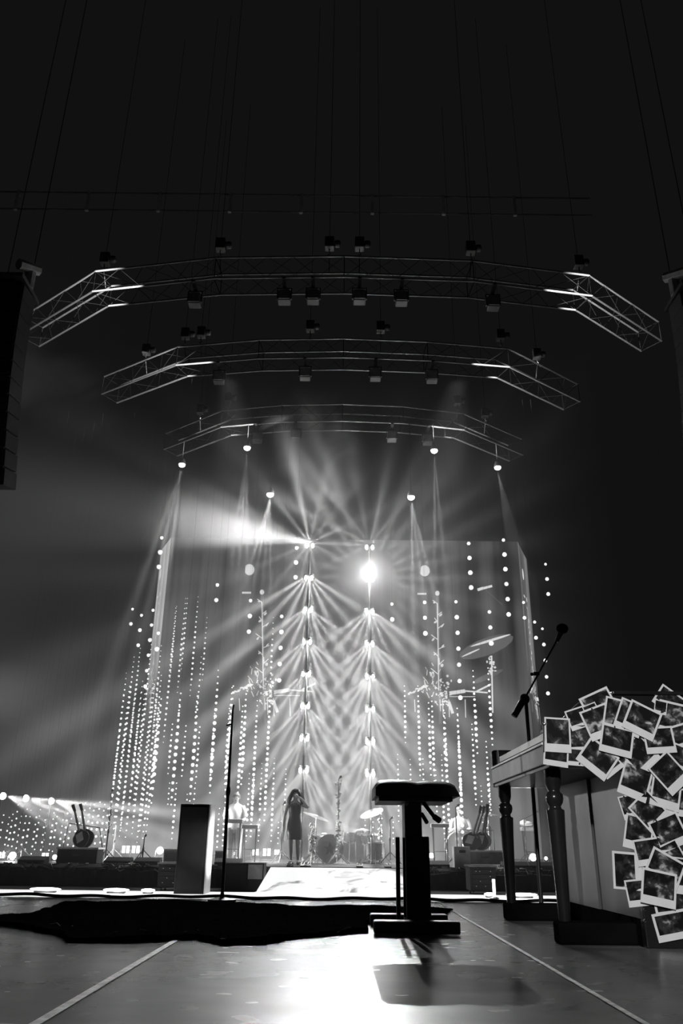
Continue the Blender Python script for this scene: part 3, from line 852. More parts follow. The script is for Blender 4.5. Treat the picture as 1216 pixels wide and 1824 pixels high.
# ------------------------------------------------------------------ stands, drums, keyboards
def tripod(mb, x, y, z0, h=.28, r=.3, n=3, t=.011, a0=.4):
    for k in range(n):
        a = a0 + 2 * PI * k / n
        mb.tube([(x, y, z0 + h), (x + r * math.cos(a), y + r * math.sin(a), z0 + .015)], t, 5)
    return mb
def stand(name, label, x, y, z, z0=TOP, m='chrome', group='stands among the drums', flowers=0, boom=None, mic=False, cat='stand'):
    t = thing(name, label, cat, (x, y, z0), group)
    obj('legs', tripod(MB(), x, y, z0), m, t)
    obj('tube', MB().tube([(x, y, z0 + .1), (x, y, (z0 + z) / 2), (x, y, z)], [.016, .016, .011], 8), m, t, True)
    obj('clutch', MB().lathe([(.022, -.03), (.026, 0), (.022, .03)], (x, y, z0 + (z - z0) * .55), seg=10), 'steel', t)
    top = Vector((x, y, z))
    if boom:
        top = Vector(boom)
        obj('boom', MB().tube([Vector((x, y, z)) - (top - Vector((x, y, z))) * .35, (x, y, z), top], .009, 6), m, t)
    if mic:
        mc = obj('microphone', MB().lathe([(.012, 0), (.018, .09), (.026, .1), (.03, .13), (.02, .16)], top, (.3, -.7, .3), 10), 'steel', t, True)
    if flowers:
        mb = MB()
        r = random.Random(int(x * 100) + 5)
        for k in range(flowers):
            zz = z0 + .15 + (z - z0 - .2) * r.random()
            mb.ball((x + r.gauss(0, .035), y + r.gauss(0, .03), zz), r.uniform(.012, .034), 6, 4)
        obj('flowers', mb, 'sheer', t, kind='stuff')
    return t
def cymbal(label, x, y, z, r, tilt=(0, 0, 1)):
    t = tag(obj('cymbal', MB().lathe([(.012, .022), (.05, .02), (.06, .008), (r * .6, 0), (r, -.022), (r, -.025), (r * .6, -.004), (.05, .012), (.012, .015)], (x, y, z), tilt, 28), 'brass', smooth=True), label, 'cymbal', 'cymbals of the drum kit')
    return t
def drum(name, label, c, r, h, axis, m='drum', legs=True, star=False):
    t = thing(name, label, 'drum', c, 'drums of the centre kit')
    ax = Vector(axis).normalized()
    obj('shell', MB().lathe([(r, -h / 2), (r, h / 2)], c, ax, 28), m, t, True)
    for s in (-1, 1):
        obj('hoop', MB().lathe([(r * 1.0, s * h / 2 - .015), (r * 1.05, s * h / 2 - .015), (r * 1.05, s * h / 2 + .015), (r * 1.0, s * h / 2 + .015)], c, ax, 28), 'chrome', t)
        hd = obj('drum_head', MB().lathe([(r * .995, s * (h / 2 + .002)), (r * .99, s * (h / 2 + .008))], c, ax, 28), 'head', t)
    mb = MB()
    q = Vector((0, 0, 1)).rotation_difference(ax).to_matrix()
    for k in range(8):
        a = k * PI / 4
        p = q @ Vector((r * 1.03 * math.cos(a), r * 1.03 * math.sin(a), 0))
        mb.tube([Vector(c) + p - ax * h * .42, Vector(c) + p + ax * h * .42], .007, 5)
    obj('lugs', mb, 'chrome', t)
    return t
KY = 21.0
bc = at(587, 1519, 20.6); br = 23.5 / ppm(bc)
bd = drum('bass_drum', 'bass drum with a dark star on its pale head, centre of the kit', (bc.x, 20.85, TOP + br * 1.05 + .0), br, .42, (0, -1, 0))
pts = []
for k in range(10):
    a = PI / 2 + k * PI / 5
    q = (.46 if k % 2 == 0 else .19) * br * 1.12
    pts.append((bc.x - .0 + q * math.cos(a), 20.85 - .2225, TOP + br * 1.05 + q * math.sin(a)))
obj('printed_star', MB().prism(pts, (0, -.003, 0)), 'star', bd)
for s in (-1, 1):
    obj('spur', MB().tube([(bc.x + s * br * .8, 20.75, TOP + br * .55), (bc.x + s * (br + .12), 20.6, TOP + .01)], .012, 6), 'chrome', bd)
p2 = at(631, 1522, 21.6)
d2 = drum('side_bass_drum', 'second smaller bass drum with a dark port hole, right of the star drum', (p2.x, 21.7, TOP + .34), .31, .36, (.05, -1, 0))
obj('port_hole', MB().lathe([(.12, .186), (.12, .19)], (p2.x, 21.7, TOP + .34), (.05, -1, 0), 18), 'black_matte', d2)
for nm, lb, u, v, D, r, h, ax in (('floor_tom', 'floor tom with dark mottled shell left of the star drum', 566, 1503, 21.1, .24, .40, (0, -.12, 1)),
                                   ('rack_tom', 'rack tom mounted above the second bass drum', 622, 1488, 21.4, .17, .24, (.1, -.35, 1)),
                                   ('rack_tom', 'rack tom at the right end of the drum kit', 655, 1493, 21.5, .16, .22, (-.15, -.35, 1)),
                                   ('snare_drum', 'shallow snare drum at the back of the kit, under the cymbals', 640, 1502, 21.9, .18, .14, (0, -.2, 1)),
                                   ('floor_tom', 'deep floor tom at the right of the kit', 668, 1515, 21.2, .22, .38, (0, -.08, 1))):
    p = at(u, v, D)
    t = drum(nm, lb, p, r, h, ax)
    mb = MB()
    for k in range(3):
        a = .5 + k * 2.1
        mb.tube([p + Vector((r * 1.05 * math.cos(a), r * 1.05 * math.sin(a), 0)), (p.x + r * 1.12 * math.cos(a), p.y + r * 1.12 * math.sin(a), TOP + .01)], .009, 5)
    obj('legs', mb, 'chrome', t)
for lb, u, v, D, r, tl_ in (('large cymbal tilted up to the right of the drum kit', 661, 1447, 21.0, .30, (-.35, -.35, 1)), ('cymbal tilted down to the right beside the singer', 563, 1453, 20.6, .32, (.33, -.12, 1)),
                            ('flat hi-hat cymbal over the second bass drum', 645, 1477, 21.6, .20, (0, -.05, 1)), ('small splash cymbal low at the right of the kit', 663, 1484, 21.8, .15, (.1, -.2, 1)),
                            ('small dark cymbal above the floor tom', 577, 1485, 21.3, .12, (0, -.25, 1))):
    p = at(u, v, D)
    cymbal(lb, p.x, p.y, p.z, r, tl_)
    stand('cymbal_stand', 'chrome stand carrying the ' + lb, p.x, p.y, p.z - .03)
p = at(603, 1388, 20.2)
stand('microphone_stand', 'tall flower-wrapped microphone stand before the drum kit', p.x, 20.2, p.z, flowers=90, mic=True)
p = at(556, 1455, 20.2)
stand('microphone_stand', 'flower-wrapped stand between the singer and the floor tom', p.x + .02, 20.05, p.z - .1, flowers=60)
p = at(503, 1433, 20.2)
stand('microphone_stand', 'slim pale microphone stand left of the singer', p.x, 20.4, p.z, flowers=10, mic=True, m='pale')
p = at(694, 1460, 20.6)
stand('microphone_stand', 'thin stand at the right end of the drum kit', p.x, 20.6, p.z, mic=True, m='steel')
p = at(671, 1437, 20.8)
stand('microphone_stand', 'pale stand with flowers behind the tilted large cymbal', p.x + .1, 21.3, p.z, flowers=40)
p = at(805, 1440, 20.6)
stand('microphone_stand', 'black stand in front of the seated man in white', p.x, 20.0, p.z, mic=True, m='black')
p = at(198, 1412, 19.2)
stand('microphone_stand', 'dark leafy stand leaning at the left of the dense bulbs', p.x - .02, 19.4, p.z - .3, flowers=16, m='black', boom=p, mic=True)
p = at(207, 1470, 21)
stand('microphone_stand', 'short pale stand right of the leafy stand', p.x, 21, p.z, m='pale')
p = at(257, 1492, 19)
stand('microphone_stand', 'short black stand near the pair of blinders', p.x, 19, p.z, m='black', mic=True)
p = at(42, 1495, 20)
stand('microphone_stand', 'thin dark stand above the dazzling lamp at the left edge', p.x, 20, p.z, m='black')

def guitar(c, axis, L, label, m, s):
    """solid electric guitar standing in a rack: c is the lower end, axis the neck's direction"""
    ax = Vector(axis).normalized()
    t = thing('electric_guitar', label, 'guitar', c, 'guitars standing in racks')
    sd = ax.cross(Vector((0, 1, 0))).normalized()
    out = []
    for k in range(20):
        a = 2 * PI * k / 20
        w = .16 * (1 + .12 * math.cos(2 * a)) * (.86 if math.sin(a) > .5 else 1)
        out.append(Vector(c) + ax * (.2 + .2 * math.sin(a)) + sd * w * math.cos(a))
    obj('body', MB().prism(out, (0, .045, 0)), m, t, bevel=.008)
    n0, n1 = Vector(c) + ax * .36, Vector(c) + ax * (L - .16)
    obj('neck', MB().tube([n0 + Vector((0, .0, 0)), n1], [.03, .024], 6), 'wood_pale', t)
    obj('headstock', MB().prism([n1 - sd * .028, n1 + sd * .028, n1 + ax * .16 + sd * .05, n1 + ax * .16 - sd * .02], (0, .02, 0)), 'wood', t)
    obj('pickguard', MB().prism([Vector(c) + ax * .12 + sd * .1 - Vector((0, .004, 0)), Vector(c) + ax * .3 + sd * .09 - Vector((0, .004, 0)), Vector(c) + ax * .33 - sd * .06 - Vector((0, .004, 0)), Vector(c) + ax * .15 - sd * .05 - Vector((0, .004, 0))], (0, .003, 0)), 'pale', t)
def case_box(u0, u1, v0, v1, D, label, m='black_cloth', top='pale', name='guitar_case'):
    a, b = at(u0, v0, D), at(u1, v1, D)
    zb = max(b.z, TOP)
    t = thing(name, label, 'case', ((a.x + b.x) / 2, D + .3, zb))
    obj('case_body', MB().box((a.x, D, zb), (b.x, D + .5, a.z - .035)), m, t, bevel=.01)
    obj('case_edge', MB().box((a.x - .02, D - .02, a.z - .035), (b.x + .02, D + .52, a.z)), top, t)
    obj('handle', MB().tube([((a.x + b.x) / 2 - .08, D - .015, zb + (a.z - zb) * .55), ((a.x + b.x) / 2 - .06, D - .04, zb + (a.z - zb) * .5), ((a.x + b.x) / 2 + .06, D - .04, zb + (a.z - zb) * .5), ((a.x + b.x) / 2 + .08, D - .015, zb + (a.z - zb) * .55)], .009, 6), 'steel', t)
    return a, b
a, b = case_box(103, 171, 1509, 1538, 18.4, 'flat grey-edged guitar case with two guitars at the left of the stage')
gb = (a.x + b.x) / 2
for k, (dx, q) in enumerate(((.06, -.42), (.13, -.34))):
    guitar((gb + dx, 18.55 + .1 * k, a.z), (q, .15, 1), .95, ('dark guitar leaning left in the left rack, front one', 'dark guitar leaning left in the left rack, rear one')[k], 'black', -1)
t = thing('guitar_rack', 'pale folding guitar rack on the left guitar case', 'rack', (gb, 18.7, a.z), 'guitar racks')
obj('rail', MB().tube([(gb - .42, 18.75, a.z), (gb - .38, 18.8, a.z + .48), (gb + .3, 18.8, a.z + .40), (gb + .42, 18.75, a.z)], .011, 6), 'steel', t)
obj('pad', MB().box((gb - .2, 18.8, a.z), (gb - .13, 18.86, a.z + .3)), 'pale', t)
a, b = case_box(822, 905, 1514, 1540, 19.0, 'wide white-topped equipment case with guitars on the right of the stage', 'grey', 'white')
for k, (u, q) in enumerate(((831, .42), (838, .42), (853, .30), (861, .22))):
    p = at(u, 1512, 19.2)
    guitar((p.x, 19.1 + .09 * k, a.z), (q, .1, 1), 1.0, ('dark guitar leaning right in the right rack, farthest left', 'second guitar from the left in the right rack', 'third guitar from the left in the right rack', 'most upright guitar in the right rack, next to the far piano leg')[k], ('black', 'wood', 'black', 'grey')[k], 1)
t = thing('guitar_rack', 'pale guitar rack on the white-topped case', 'rack', (at(850, 1512, 19.5).x, 19.55, a.z), 'guitar racks')
gx = at(850, 1512, 19.5).x
obj('rail', MB().tube([(gx - .35, 19.55, a.z), (gx - .35, 19.6, a.z + .42), (gx + .4, 19.6, a.z + .42), (gx + .4, 19.55, a.z)], .011, 6), 'steel', t)
obj('pad', MB().box((gx + .3, 19.62, a.z), (gx + .36, 19.68, a.z + .5)), 'pale', t)
p = at(820, 1540, 18.2)
t = thing('amplifier', 'pale amplifier box with a dark handle left of the white-topped case', 'amplifier', (p.x, 18.3, TOP), 'guitar amplifiers')
obj('cabinet', MB().box((p.x - .14, 18.1, TOP), (p.x + .2, 18.42, TOP + .42)), 'pale', t, bevel=.015)
obj('handle', MB().box((p.x - .03, 18.085, TOP + .30), (p.x + .1, 18.1, TOP + .35)), 'black', t)
for k, (u0, u1, v0, D, lb) in enumerate(((292, 319, 1512, 19.5, 'grey amplifier with a pale top left of the tall cabinet'), (383, 397, 1515, 19.3, 'small dark amplifier right of the tall cabinet'))):
    a, b = at(u0, v0, D), at(u1, v0, D)
    t = thing('amplifier', lb, 'amplifier', ((a.x + b.x) / 2, D + .15, TOP), 'guitar amplifiers')
    obj('cabinet', MB().box((a.x, D, TOP), (b.x, D + .3, a.z - .03)), ('grey', 'black')[k], t, bevel=.01)
    obj('top_edge', MB().box((a.x, D - .01, a.z - .03), (b.x, D + .3, a.z)), 'pale', t)
    obj('grille', MB().box((a.x + .03, D - .012, TOP + .05), (b.x - .03, D, a.z - .07)), 'black_cloth', t)

def keyboard(u0, u1, v, D, label, group='keyboards on stands', tilt=0.):
    a, b = at(u0, v, D), at(u1, v, D)
    cx = (a.x + b.x) / 2
    t = thing('keyboard', label, 'keyboard', (cx, D, a.z), group)
    z = (a.z + b.z) / 2
    obj('keyboard_body', MB().box((a.x, D, z), (b.x, D + .3, z + .09)), 'grey', t, bevel=.01)
    mb = MB()
    n = max(6, int((b.x - a.x) / .03))
    for k in range(n):
        mb.box((a.x + .03 + k * (b.x - a.x - .06) / n + .002, D + .16, z + .09), (a.x + .03 + (k + 1) * (b.x - a.x - .06) / n - .002, D + .29, z + .10))
    obj('keys', mb, 'ivory', t, kind='stuff')
    s = thing('keyboard_stand', label.replace('keyboard', 'stand under the keyboard', 1), 'stand', (cx, D + .15, TOP), 'keyboard stands')
    zz = z - .002
    for q in (-1, 1):
        obj('leg', MB().tube([(cx + q * (b.x - a.x) * .38, D + .06, zz), (cx + q * (b.x - a.x) * .38, D + .1, TOP + .02)], .014, 6), 'steel', s)
        obj('leg', MB().tube([(cx + q * (b.x - a.x) * .38, D + .26, zz), (cx + q * (b.x - a.x) * .30, D + .28, TOP + .02)], .014, 6), 'steel', s)
    obj('crossbar', MB().tube([(cx - (b.x - a.x) * .38, D + .1, TOP + .3), (cx + (b.x - a.x) * .38, D + .1, TOP + .3)], .010, 6), 'steel', s)
    return a, b, z
keyboard(398, 431, 1466, 20.6, 'pale narrow keyboard in front of the man at the left')
keyboard(430, 459, 1476, 20.9, 'dark keyboard with an open lid right of the man at the left')
p = at(452, 1455, 21.1)
q0, q1 = at(450, 1474, 21.1), at(458, 1447, 21.1)
tag(obj('laptop_lid', MB().prism([q0, q0 + Vector((.10, 0, .02)), q1 + Vector((.10, 0, 0)), q1], (0, .015, 0)), 'pale'), 'pale open lid standing on the dark keyboard', 'screen')
a, b, z = keyboard(930, 958, 1480, 22.6, 'small keyboard on tall legs between the piano legs')
cc = (a.x + b.x) / 2
t = tag(obj('cloth_bundle', MB().ball((cc - .06, 22.72, z + .17), .15, 10, 7, (1.2, .8, .5)).ball((cc - .14, 22.7, z + .2), .10, 10, 7, (1, .9, .9)), 'sheer', smooth=True), 'crumpled white cloth on the small keyboard', 'cloth')
p = at(930, 1452, 22.6)
stand('microphone_stand', 'boom microphone stand over the small keyboard', p.x - .02, 22.35, p.z - .1, m='steel', boom=(p.x + .3, 22.35, p.z + .05), mic=True)
p = at(778, 1471, 20.8)
keyboard(768, 800, 1474, 20.8, 'pale keyboard under the bench levers')
p = at(869, 1450, 21.5)
cymbal('flat bright cymbal beside the far piano leg', p.x, p.y, p.z, .26, (.02, -.06, 1))
stand('cymbal_stand', 'chrome stand carrying the flat bright cymbal beside the far piano leg', p.x, p.y, p.z - .03, flowers=24)
p = at(841, 1515, 22.4)
drum('bass_drum', 'large pale bass drum in front of the seated man in white', (at(826, 1510, 22).x - .1, 21.9, TOP + .4), .37, .36, (0, -1, 0), m='pale')
# monitors and clutter along the stage edge
for k, (u, lb) in enumerate(((60, 'wedge monitor at the left edge of the stage'), (212, 'wedge monitor in front of the pair of blinders'), (264, 'wedge monitor beside the short black stand'), (407, 'wedge monitor under the left keyboards'),
                             (775, 'wedge monitor right of the bench column'), (915, 'wedge monitor between the piano legs, left one'), (962, 'wedge monitor between the piano legs, right one'))):
    p = at(u, 1540, FRONT + .35)
    y0 = FRONT + .15
    t = thing('wedge_monitor', lb, 'loudspeaker', (p.x, y0 + .2, TOP), 'wedge monitors along the stage edge')
    w = .27
    obj('cabinet', MB().prism([(p.x - w, y0, TOP), (p.x - w, y0 + .36, TOP), (p.x - w, y0 + .24, TOP + .15), (p.x - w, y0, TOP + .08)], (2 * w, 0, 0)), 'black', t, bevel=.008)
    obj('grille', MB().prism([(p.x - w + .03, y0 + .345, TOP + .03), (p.x - w + .03, y0 + .35, TOP + .03), (p.x - w + .03, y0 + .275, TOP + .135), (p.x - w + .03, y0 + .268, TOP + .135)], (2 * w - .06, 0, 0)), 'steel', t)
for k, (u, lb) in enumerate(((190, 'effects pedal near the leafy stand'), (205, 'effects pedal left of the wedge before the blinders'), (238, 'white effects pedal below the blinders'), (420, 'effects pedal above the low wide loudspeaker'), (517, 'effects pedal at the feet of the singer, left one'),
                             (541, 'effects pedal at the feet of the singer, right one'), (548, 'effects pedal beside the floor tom'), (640, 'effects pedal before the second bass drum'), (690, 'effects pedal at the right end of the drum kit'), (790, 'effects pedal before the pale keyboard'), (893, 'effects pedal right of the far piano leg'), (938, 'effects pedal midway between the piano legs'))):
    p = at(u, 1541, FRONT + .3)
    t = thing('effects_pedal', lb, 'pedal', (p.x, FRONT + .22, TOP), 'effects pedals along the stage edge')
    obj('housing', MB().add([(p.x - .07, FRONT + .1, TOP), (p.x + .07, FRONT + .1, TOP), (p.x + .07, FRONT + .32, TOP), (p.x - .07, FRONT + .32, TOP),
                             (p.x - .065, FRONT + .1, TOP + .035), (p.x + .065, FRONT + .1, TOP + .035), (p.x + .065, FRONT + .32, TOP + .075), (p.x - .065, FRONT + .32, TOP + .075)],
                            [(0, 1, 2, 3), (4, 5, 6, 7), (0, 4, 5, 1), (1, 5, 6, 2), (2, 6, 7, 3), (3, 7, 4, 0)]), 'pale' if k in (2, 6) else 'steel', t)
    for q in (-.03, .03):
        obj('knob', MB().lathe([(.014, 0), (.012, .025)], (p.x + q, FRONT + .27, TOP + .066), seg=8), 'chrome', t)
mb = MB()
r = random.Random(11)
for k in range(70):
    x0 = r.choice((r.uniform(-7, -1.6), r.uniform(1.6, 4.6))); y0 = FRONT + r.uniform(.05, .12)
    mb.tube([(x0, y0, TOP + .02), (x0 + r.uniform(-.2, .2), y0 - .16, TOP + .03), (x0 + r.uniform(-.3, .3), y0 - .17, TOP - r.uniform(.02, .12)), (x0 + r.uniform(-.4, .4), y0 - .165, TOP - r.uniform(0, .1))], .012, 5)
    if k % 2:
        mb.ball((x0, FRONT - .13, TOP - r.uniform(0, .1)), .016, 6, 4)
c = obj('cable_tangle', mb, 'steel', kind='stuff')
c['label'], c['category'] = 'tangle of cables and connectors along the front edge of the stage', 'cable'

# ------------------------------------------------------------------ people
def skin_body(name, joints, edges, m, parent=None, root=0, sub=2):
    me = bpy.data.meshes.new(name)
    org = Vector((0, 0, 0))
    p = parent
    while p is not None:
        org += p.location; p = p.parent
    me.from_pydata([tuple(Vector(j[0]) - org) for j in joints], edges, [])
    me.materials.append(M[m])
    o = bpy.data.objects.new(name, me)
    col.objects.link(o)
    if parent is not None:
        o.parent = parent
    md = o.modifiers.new('skin', 'SKIN')
    md.use_smooth_shade = True
    if not me.skin_vertices:
        bm = bmesh.new(); bm.from_mesh(me); bm.verts.layers.skin.verify(); bm.to_mesh(me); bm.free()
    for i, j in enumerate(joints):
        rr = j[1] if isinstance(j[1], tuple) else (j[1], j[1])
        me.skin_vertices[0].data[i].radius = rr
    me.skin_vertices[0].data[root].use_root = True
    s = o.modifiers.new('smooth', 'SUBSURF')
    s.levels = s.render_levels = sub
    return o
def hand(J, E, wrist, d, side, up, s=1.):
    """palm, four fingers and a thumb grown from the wrist joint; d = direction of the hand, side = across the palm, up = curl direction"""
    d, side, up = Vector(d).normalized(), Vector(side).normalized(), Vector(up).normalized()
    W = Vector(J[wrist][0])
    J.append((W + d * .05 * s, (.022 * s, .036 * s))); palm = len(J) - 1; E.append((wrist, palm))
    for k in range(4):
        L = (.062, .072, .068, .052)[k] * s
        b = W + d * .085 * s + side * (.03 - .02 * k) * s
        J.append((b, .010 * s)); i = len(J) - 1; E.append((palm, i))
        J.append((b + d * L * .5 + up * .012 * s, .0085 * s)); E.append((i, i + 1))
        J.append((b + d * L * .72 + up * .045 * s, .0075 * s)); E.append((i + 1, i + 2))
    b = W + d * .045 * s + side * .042 * s
    J.append((b, .011 * s)); i = len(J) - 1; E.append((palm, i))
    J.append((b + d * .035 * s + side * .012 * s + up * .03 * s, .0085 * s)); E.append((i, i + 1))
def head_parts(t, hc, r, hair=None):
    for s in (-1, 1):
        obj('eye', MB().ball((hc.x + s * r * .36, hc.y - r * .86, hc.z + r * .05), r * .13, 8, 5), 'black_gloss', t)
        obj('ear', MB().ball((hc.x + s * r * .93, hc.y + r * .1, hc.z - r * .05), r * .25, 8, 5, (.45, .7, 1.1)), 'skin', t, True)
    obj('nose', MB().lathe([(r * .16, -.02), (r * .12, .0), (r * .05, r * .35)], (hc.x, hc.y - r * .98, hc.z - r * .25), (0, -.15, 1), 8), 'skin', t, True)
    obj('mouth', MB().ball((hc.x, hc.y - r * .84, hc.z - r * .62), r * .24, 8, 5, (1, .5, .3)), 'star', t, True)

# the singer
sy = 19.4
f = at(522, 1541, sy)
X, Z0 = f.x, TOP
S = (at(527, 1407, sy).z - TOP) / 1.70
def V(x, y, z):
    return Vector((X + x * S, sy + y * S, Z0 + z * S))
sg = thing('person', 'woman singing into a microphone in a dark sleeveless mini dress, long dark hair', 'person', (X, sy, Z0))
J = [(V(0, 0, .92), (.125 * S, .10 * S)), (V(0, 0, 1.08), (.105 * S, .085 * S)), (V(0, .01, 1.25), (.125 * S, .09 * S)), (V(0, .01, 1.37), (.12 * S, .07 * S)), (V(.0, 0, 1.45), .05 * S), (V(.01, -.02, 1.53), .062 * S), (V(.012, -.03, 1.61), (.082 * S, .092 * S)), (V(.012, -.025, 1.66), .055 * S),
     (V(-.085, 0, .86), .092 * S), (V(-.075, -.02, .48), .055 * S), (V(-.07, .0, .30), .050 * S), (V(-.065, .02, .09), .034 * S), (V(-.07, -.10, .035), (.034 * S, .025 * S)),
     (V(.085, 0, .86), .092 * S), (V(.095, -.03, .48), .055 * S), (V(.10, -.01, .30), .050 * S), (V(.105, .01, .09), .034 * S), (V(.12, -.11, .035), (.034 * S, .025 * S)),
     (V(-.175, .01, 1.36), .05 * S), (V(-.25, .0, 1.10), .038 * S), (V(-.27, -.06, .88), .026 * S),
     (V(.175, .01, 1.36), .05 * S), (V(.33, -.10, 1.28), .038 * S), (V(.20, -.20, 1.43), .026 * S)]
E = [(0, 1), (1, 2), (2, 3), (3, 4), (4, 5), (5, 6), (6, 7), (0, 8), (8, 9), (9, 10), (10, 11), (11, 12), (0, 13), (13, 14), (14, 15), (15, 16), (16, 17), (3, 18), (18, 19), (19, 20), (3, 21), (21, 22), (22, 23)]
hand(J, E, 20, (-.02, -.15, -1), (0, -1, 0), (1, 0, 0), S)
hand(J, E, 23, (-.45, -.15, .75), (0, -1, .1), (-.6, .4, -.2), S)
skin_body('body', J, E, 'skin', sg, 0)
def ring_loft(mb, rings, seg=20):
    vs, fs = [], []
    for c, rx, ry in rings:
        for k in range(seg):
            a = 2 * PI * k / seg
            vs.append(Vector(c) + Vector((rx * math.cos(a), ry * math.sin(a), 0)))
    for i in range(len(rings) - 1):
        for k in range(seg):
            a, b = i * seg + k, i * seg + (k + 1) % seg
            fs.append((a, b, b + seg, a + seg))
    return mb.add(vs, fs)
obj('dress', ring_loft(MB(), [(V(.01, 0, .56), .185 * S, .15 * S), (V(.01, 0, .75), .195 * S, .155 * S), (V(0, 0, .92), .175 * S, .14 * S), (V(0, 0, 1.09), .135 * S, .11 * S), (V(0, 0, 1.24), .155 * S, .125 * S), (V(0, .01, 1.35), .15 * S, .10 * S), (V(0, .01, 1.41), .10 * S, .07 * S)]), 'dress', sg, True)
mb = MB()
r = random.Random(2)
for k in range(26):
    z = 1.34 - k * .018
    p = V(-.19 - .0035 * k, .02, z)
    mb.tube([p, p + Vector((-.03 + r.uniform(-.03, .02), r.uniform(-.05, .05), -.18)), p + Vector((-.02 + r.uniform(-.04, .03), r.uniform(-.05, .05), -.40 - r.uniform(0, .14)))], [.008, .006, .003], 4)
obj('fringe', mb, 'sheer', sg, kind='stuff')
mb = MB()
for s in (-1, 1):
    for k in range(9):
        a = k / 8
        mb.tube([V(.012 + s * .03, .02 - .03 * a, 1.70), V(.012 + s * (.09 + .02 * a), -.05 + .16 * a, 1.62), V(.012 + s * (.14 + .03 * a), -.05 + .15 * a, 1.50), V(.012 + s * (.165 + .02 * a), -.06 + .14 * a, 1.40), V(s * (.13 + .03 * a), -.06 + .14 * a, 1.34)], [.03 * S, .04 * S, .046 * S, .042 * S, .014 * S], 6)
for k in range(7):
    mb.tube([V(-.03 + k * .014, .02, 1.71), V(-.05 + k * .02, -.10, 1.685), V(-.055 + k * .022, -.122, 1.635)], [.02 * S, .018 * S, .006 * S], 6)
mb.ball(V(.012, .025, 1.625), .122 * S, 12, 8, (1.08, .95, .9))
obj('hair', mb, 'hair', sg, True)
head_parts(sg, V(.012, -.03, 1.60), .088 * S)
for x, y in ((-.07, -.03), (.115, -.04)):
    obj('shoe', MB().ball(V(x, y - .02, .045), .06 * S, 10, 6, (.75, 1.7, .8)), 'black', sg, True)
mp = V(.13, -.25, 1.50)
tag(obj('hand_microphone', MB().lathe([(.016, -.12), (.02, .06), (.03, .07), (.036, .10), (.028, .13), (.01, .14)], mp, (-.75, .1, .45), 12), 'pale', smooth=True), 'pale hand microphone held up by the singing woman', 'microphone')
p = V(.24, -.2, 1.43)

# a musician, standing behind keyboards or seated at drums
def musician(u, vtop, D, label, seated, shirt, hairm, arm_z):
    hd = at(u, vtop, D)
    x, zt = hd.x, hd.z
    H_ = 1.0
    t = thing('person', label, 'person', (x, D, TOP))
    hc = Vector((x, D, zt - .115))
    hip = TOP + .50 if seated else zt - .84
    sh = zt - .31
    J = [(Vector((x, D + .05, hip)), (.15, .12)), (Vector((x, D + .04, (hip + sh) / 2)), (.14, .11)), (Vector((x, D + .03, sh - .1)), (.16, .115)), (Vector((x, D + .02, sh)), (.12, .08)), (Vector((x, D + .01, sh + .075)), .055), (hc - Vector((0, -.0, .05)), .07), (hc + Vector((0, 0, .02)), (.085, .1)), (hc + Vector((0, .01, .075)), .06)]
    E = [(0, 1), (1, 2), (2, 3), (3, 4), (4, 5), (5, 6), (6, 7)]
    for s in (-1, 1):
        n = len(J)
        if seated:
            J += [(Vector((x + s * .11, D + .02, hip)), .09), (Vector((x + s * .2, D - .40, hip + .02)), .065), (Vector((x + s * .2, D - .40, TOP + .1)), .04), (Vector((x + s * .22, D - .52, TOP + .04)), (.04, .03))]
        else:
            J += [(Vector((x + s * .1, D + .03, hip - .06)), .095), (Vector((x + s * .11, D + .02, (hip + TOP) / 2)), .06), (Vector((x + s * .11, D + .04, TOP + .1)), .04), (Vector((x + s * .13, D - .09, TOP + .04)), (.04, .03))]
        E += [(0, n), (n, n + 1), (n + 1, n + 2), (n + 2, n + 3)]
        n = len(J)
        J += [(Vector((x + s * .195, D + .03, sh - .04)), .058), (Vector((x + s * .26, D - .02, sh - .30)), .042), (Vector((x + s * .18, D - .27, arm_z)), .028)]
        E += [(3, n), (n, n + 1), (n + 1, n + 2)]
        hand(J, E, n + 2, (-s * .2, -1, -.05), (-s, 0, 0), (0, -.1, -1), 1.)
    skin_body('body', J, E, 'skin', t, 0)
    obj('shirt', ring_loft(MB(), [(Vector((x, D + .05, hip - .02)), .19, .15), (Vector((x, D + .04, (hip + sh) / 2)), .185, .145), (Vector((x, D + .03, sh - .12)), .205, .15), (Vector((x, D + .03, sh - .02)), .19, .115), (Vector((x, D + .02, sh + .045)), .095, .08)]), shirt, t, True)
    for s in (-1, 1):
        obj('sleeve', MB().tube([(x + s * .16, D + .03, sh - .02), (x + s * .225, D + .02, sh - .12), (x + s * .25, D, sh - .26)], [.075, .072, .066], 12), shirt, t, True)
        if seated:
            obj('trouser_leg', MB().tube([(x + s * .1, D + .05, hip), (x + s * .2, D - .40, hip + .02), (x + s * .2, D - .41, TOP + .12)], [.11, .085, .06], 12), 'black_cloth', t, True)
        else:
            obj('trouser_leg', MB().tube([(x + s * .1, D + .03, hip + .02), (x + s * .11, D + .02, (hip + TOP) / 2), (x + s * .11, D + .04, TOP + .08)], [.12, .085, .07], 12), 'grey', t, True)
        obj('shoe', MB().ball((x + s * (.21 if seated else .12), D - (.5 if seated else .05), TOP + .045), .06, 10, 6, (.75, 1.8, .75)), 'black', t, True)
    obj('hair', MB().ball(hc + Vector((0, .03, .045)), .108, 14, 8, (.95, 1, .85)), hairm, t, True)
    head_parts(t, hc, .095)
    return t
musician(421, 1413, 21.6, 'man in a pale shirt standing behind the keyboards left of the singer', False, 'shirt', 'wood', at(421, 1464, 21.3).z)
musician(818, 1437, 22.6, 'man in a white shirt seated behind drums on the right', True, 'shirt', 'wood', TOP + .85)
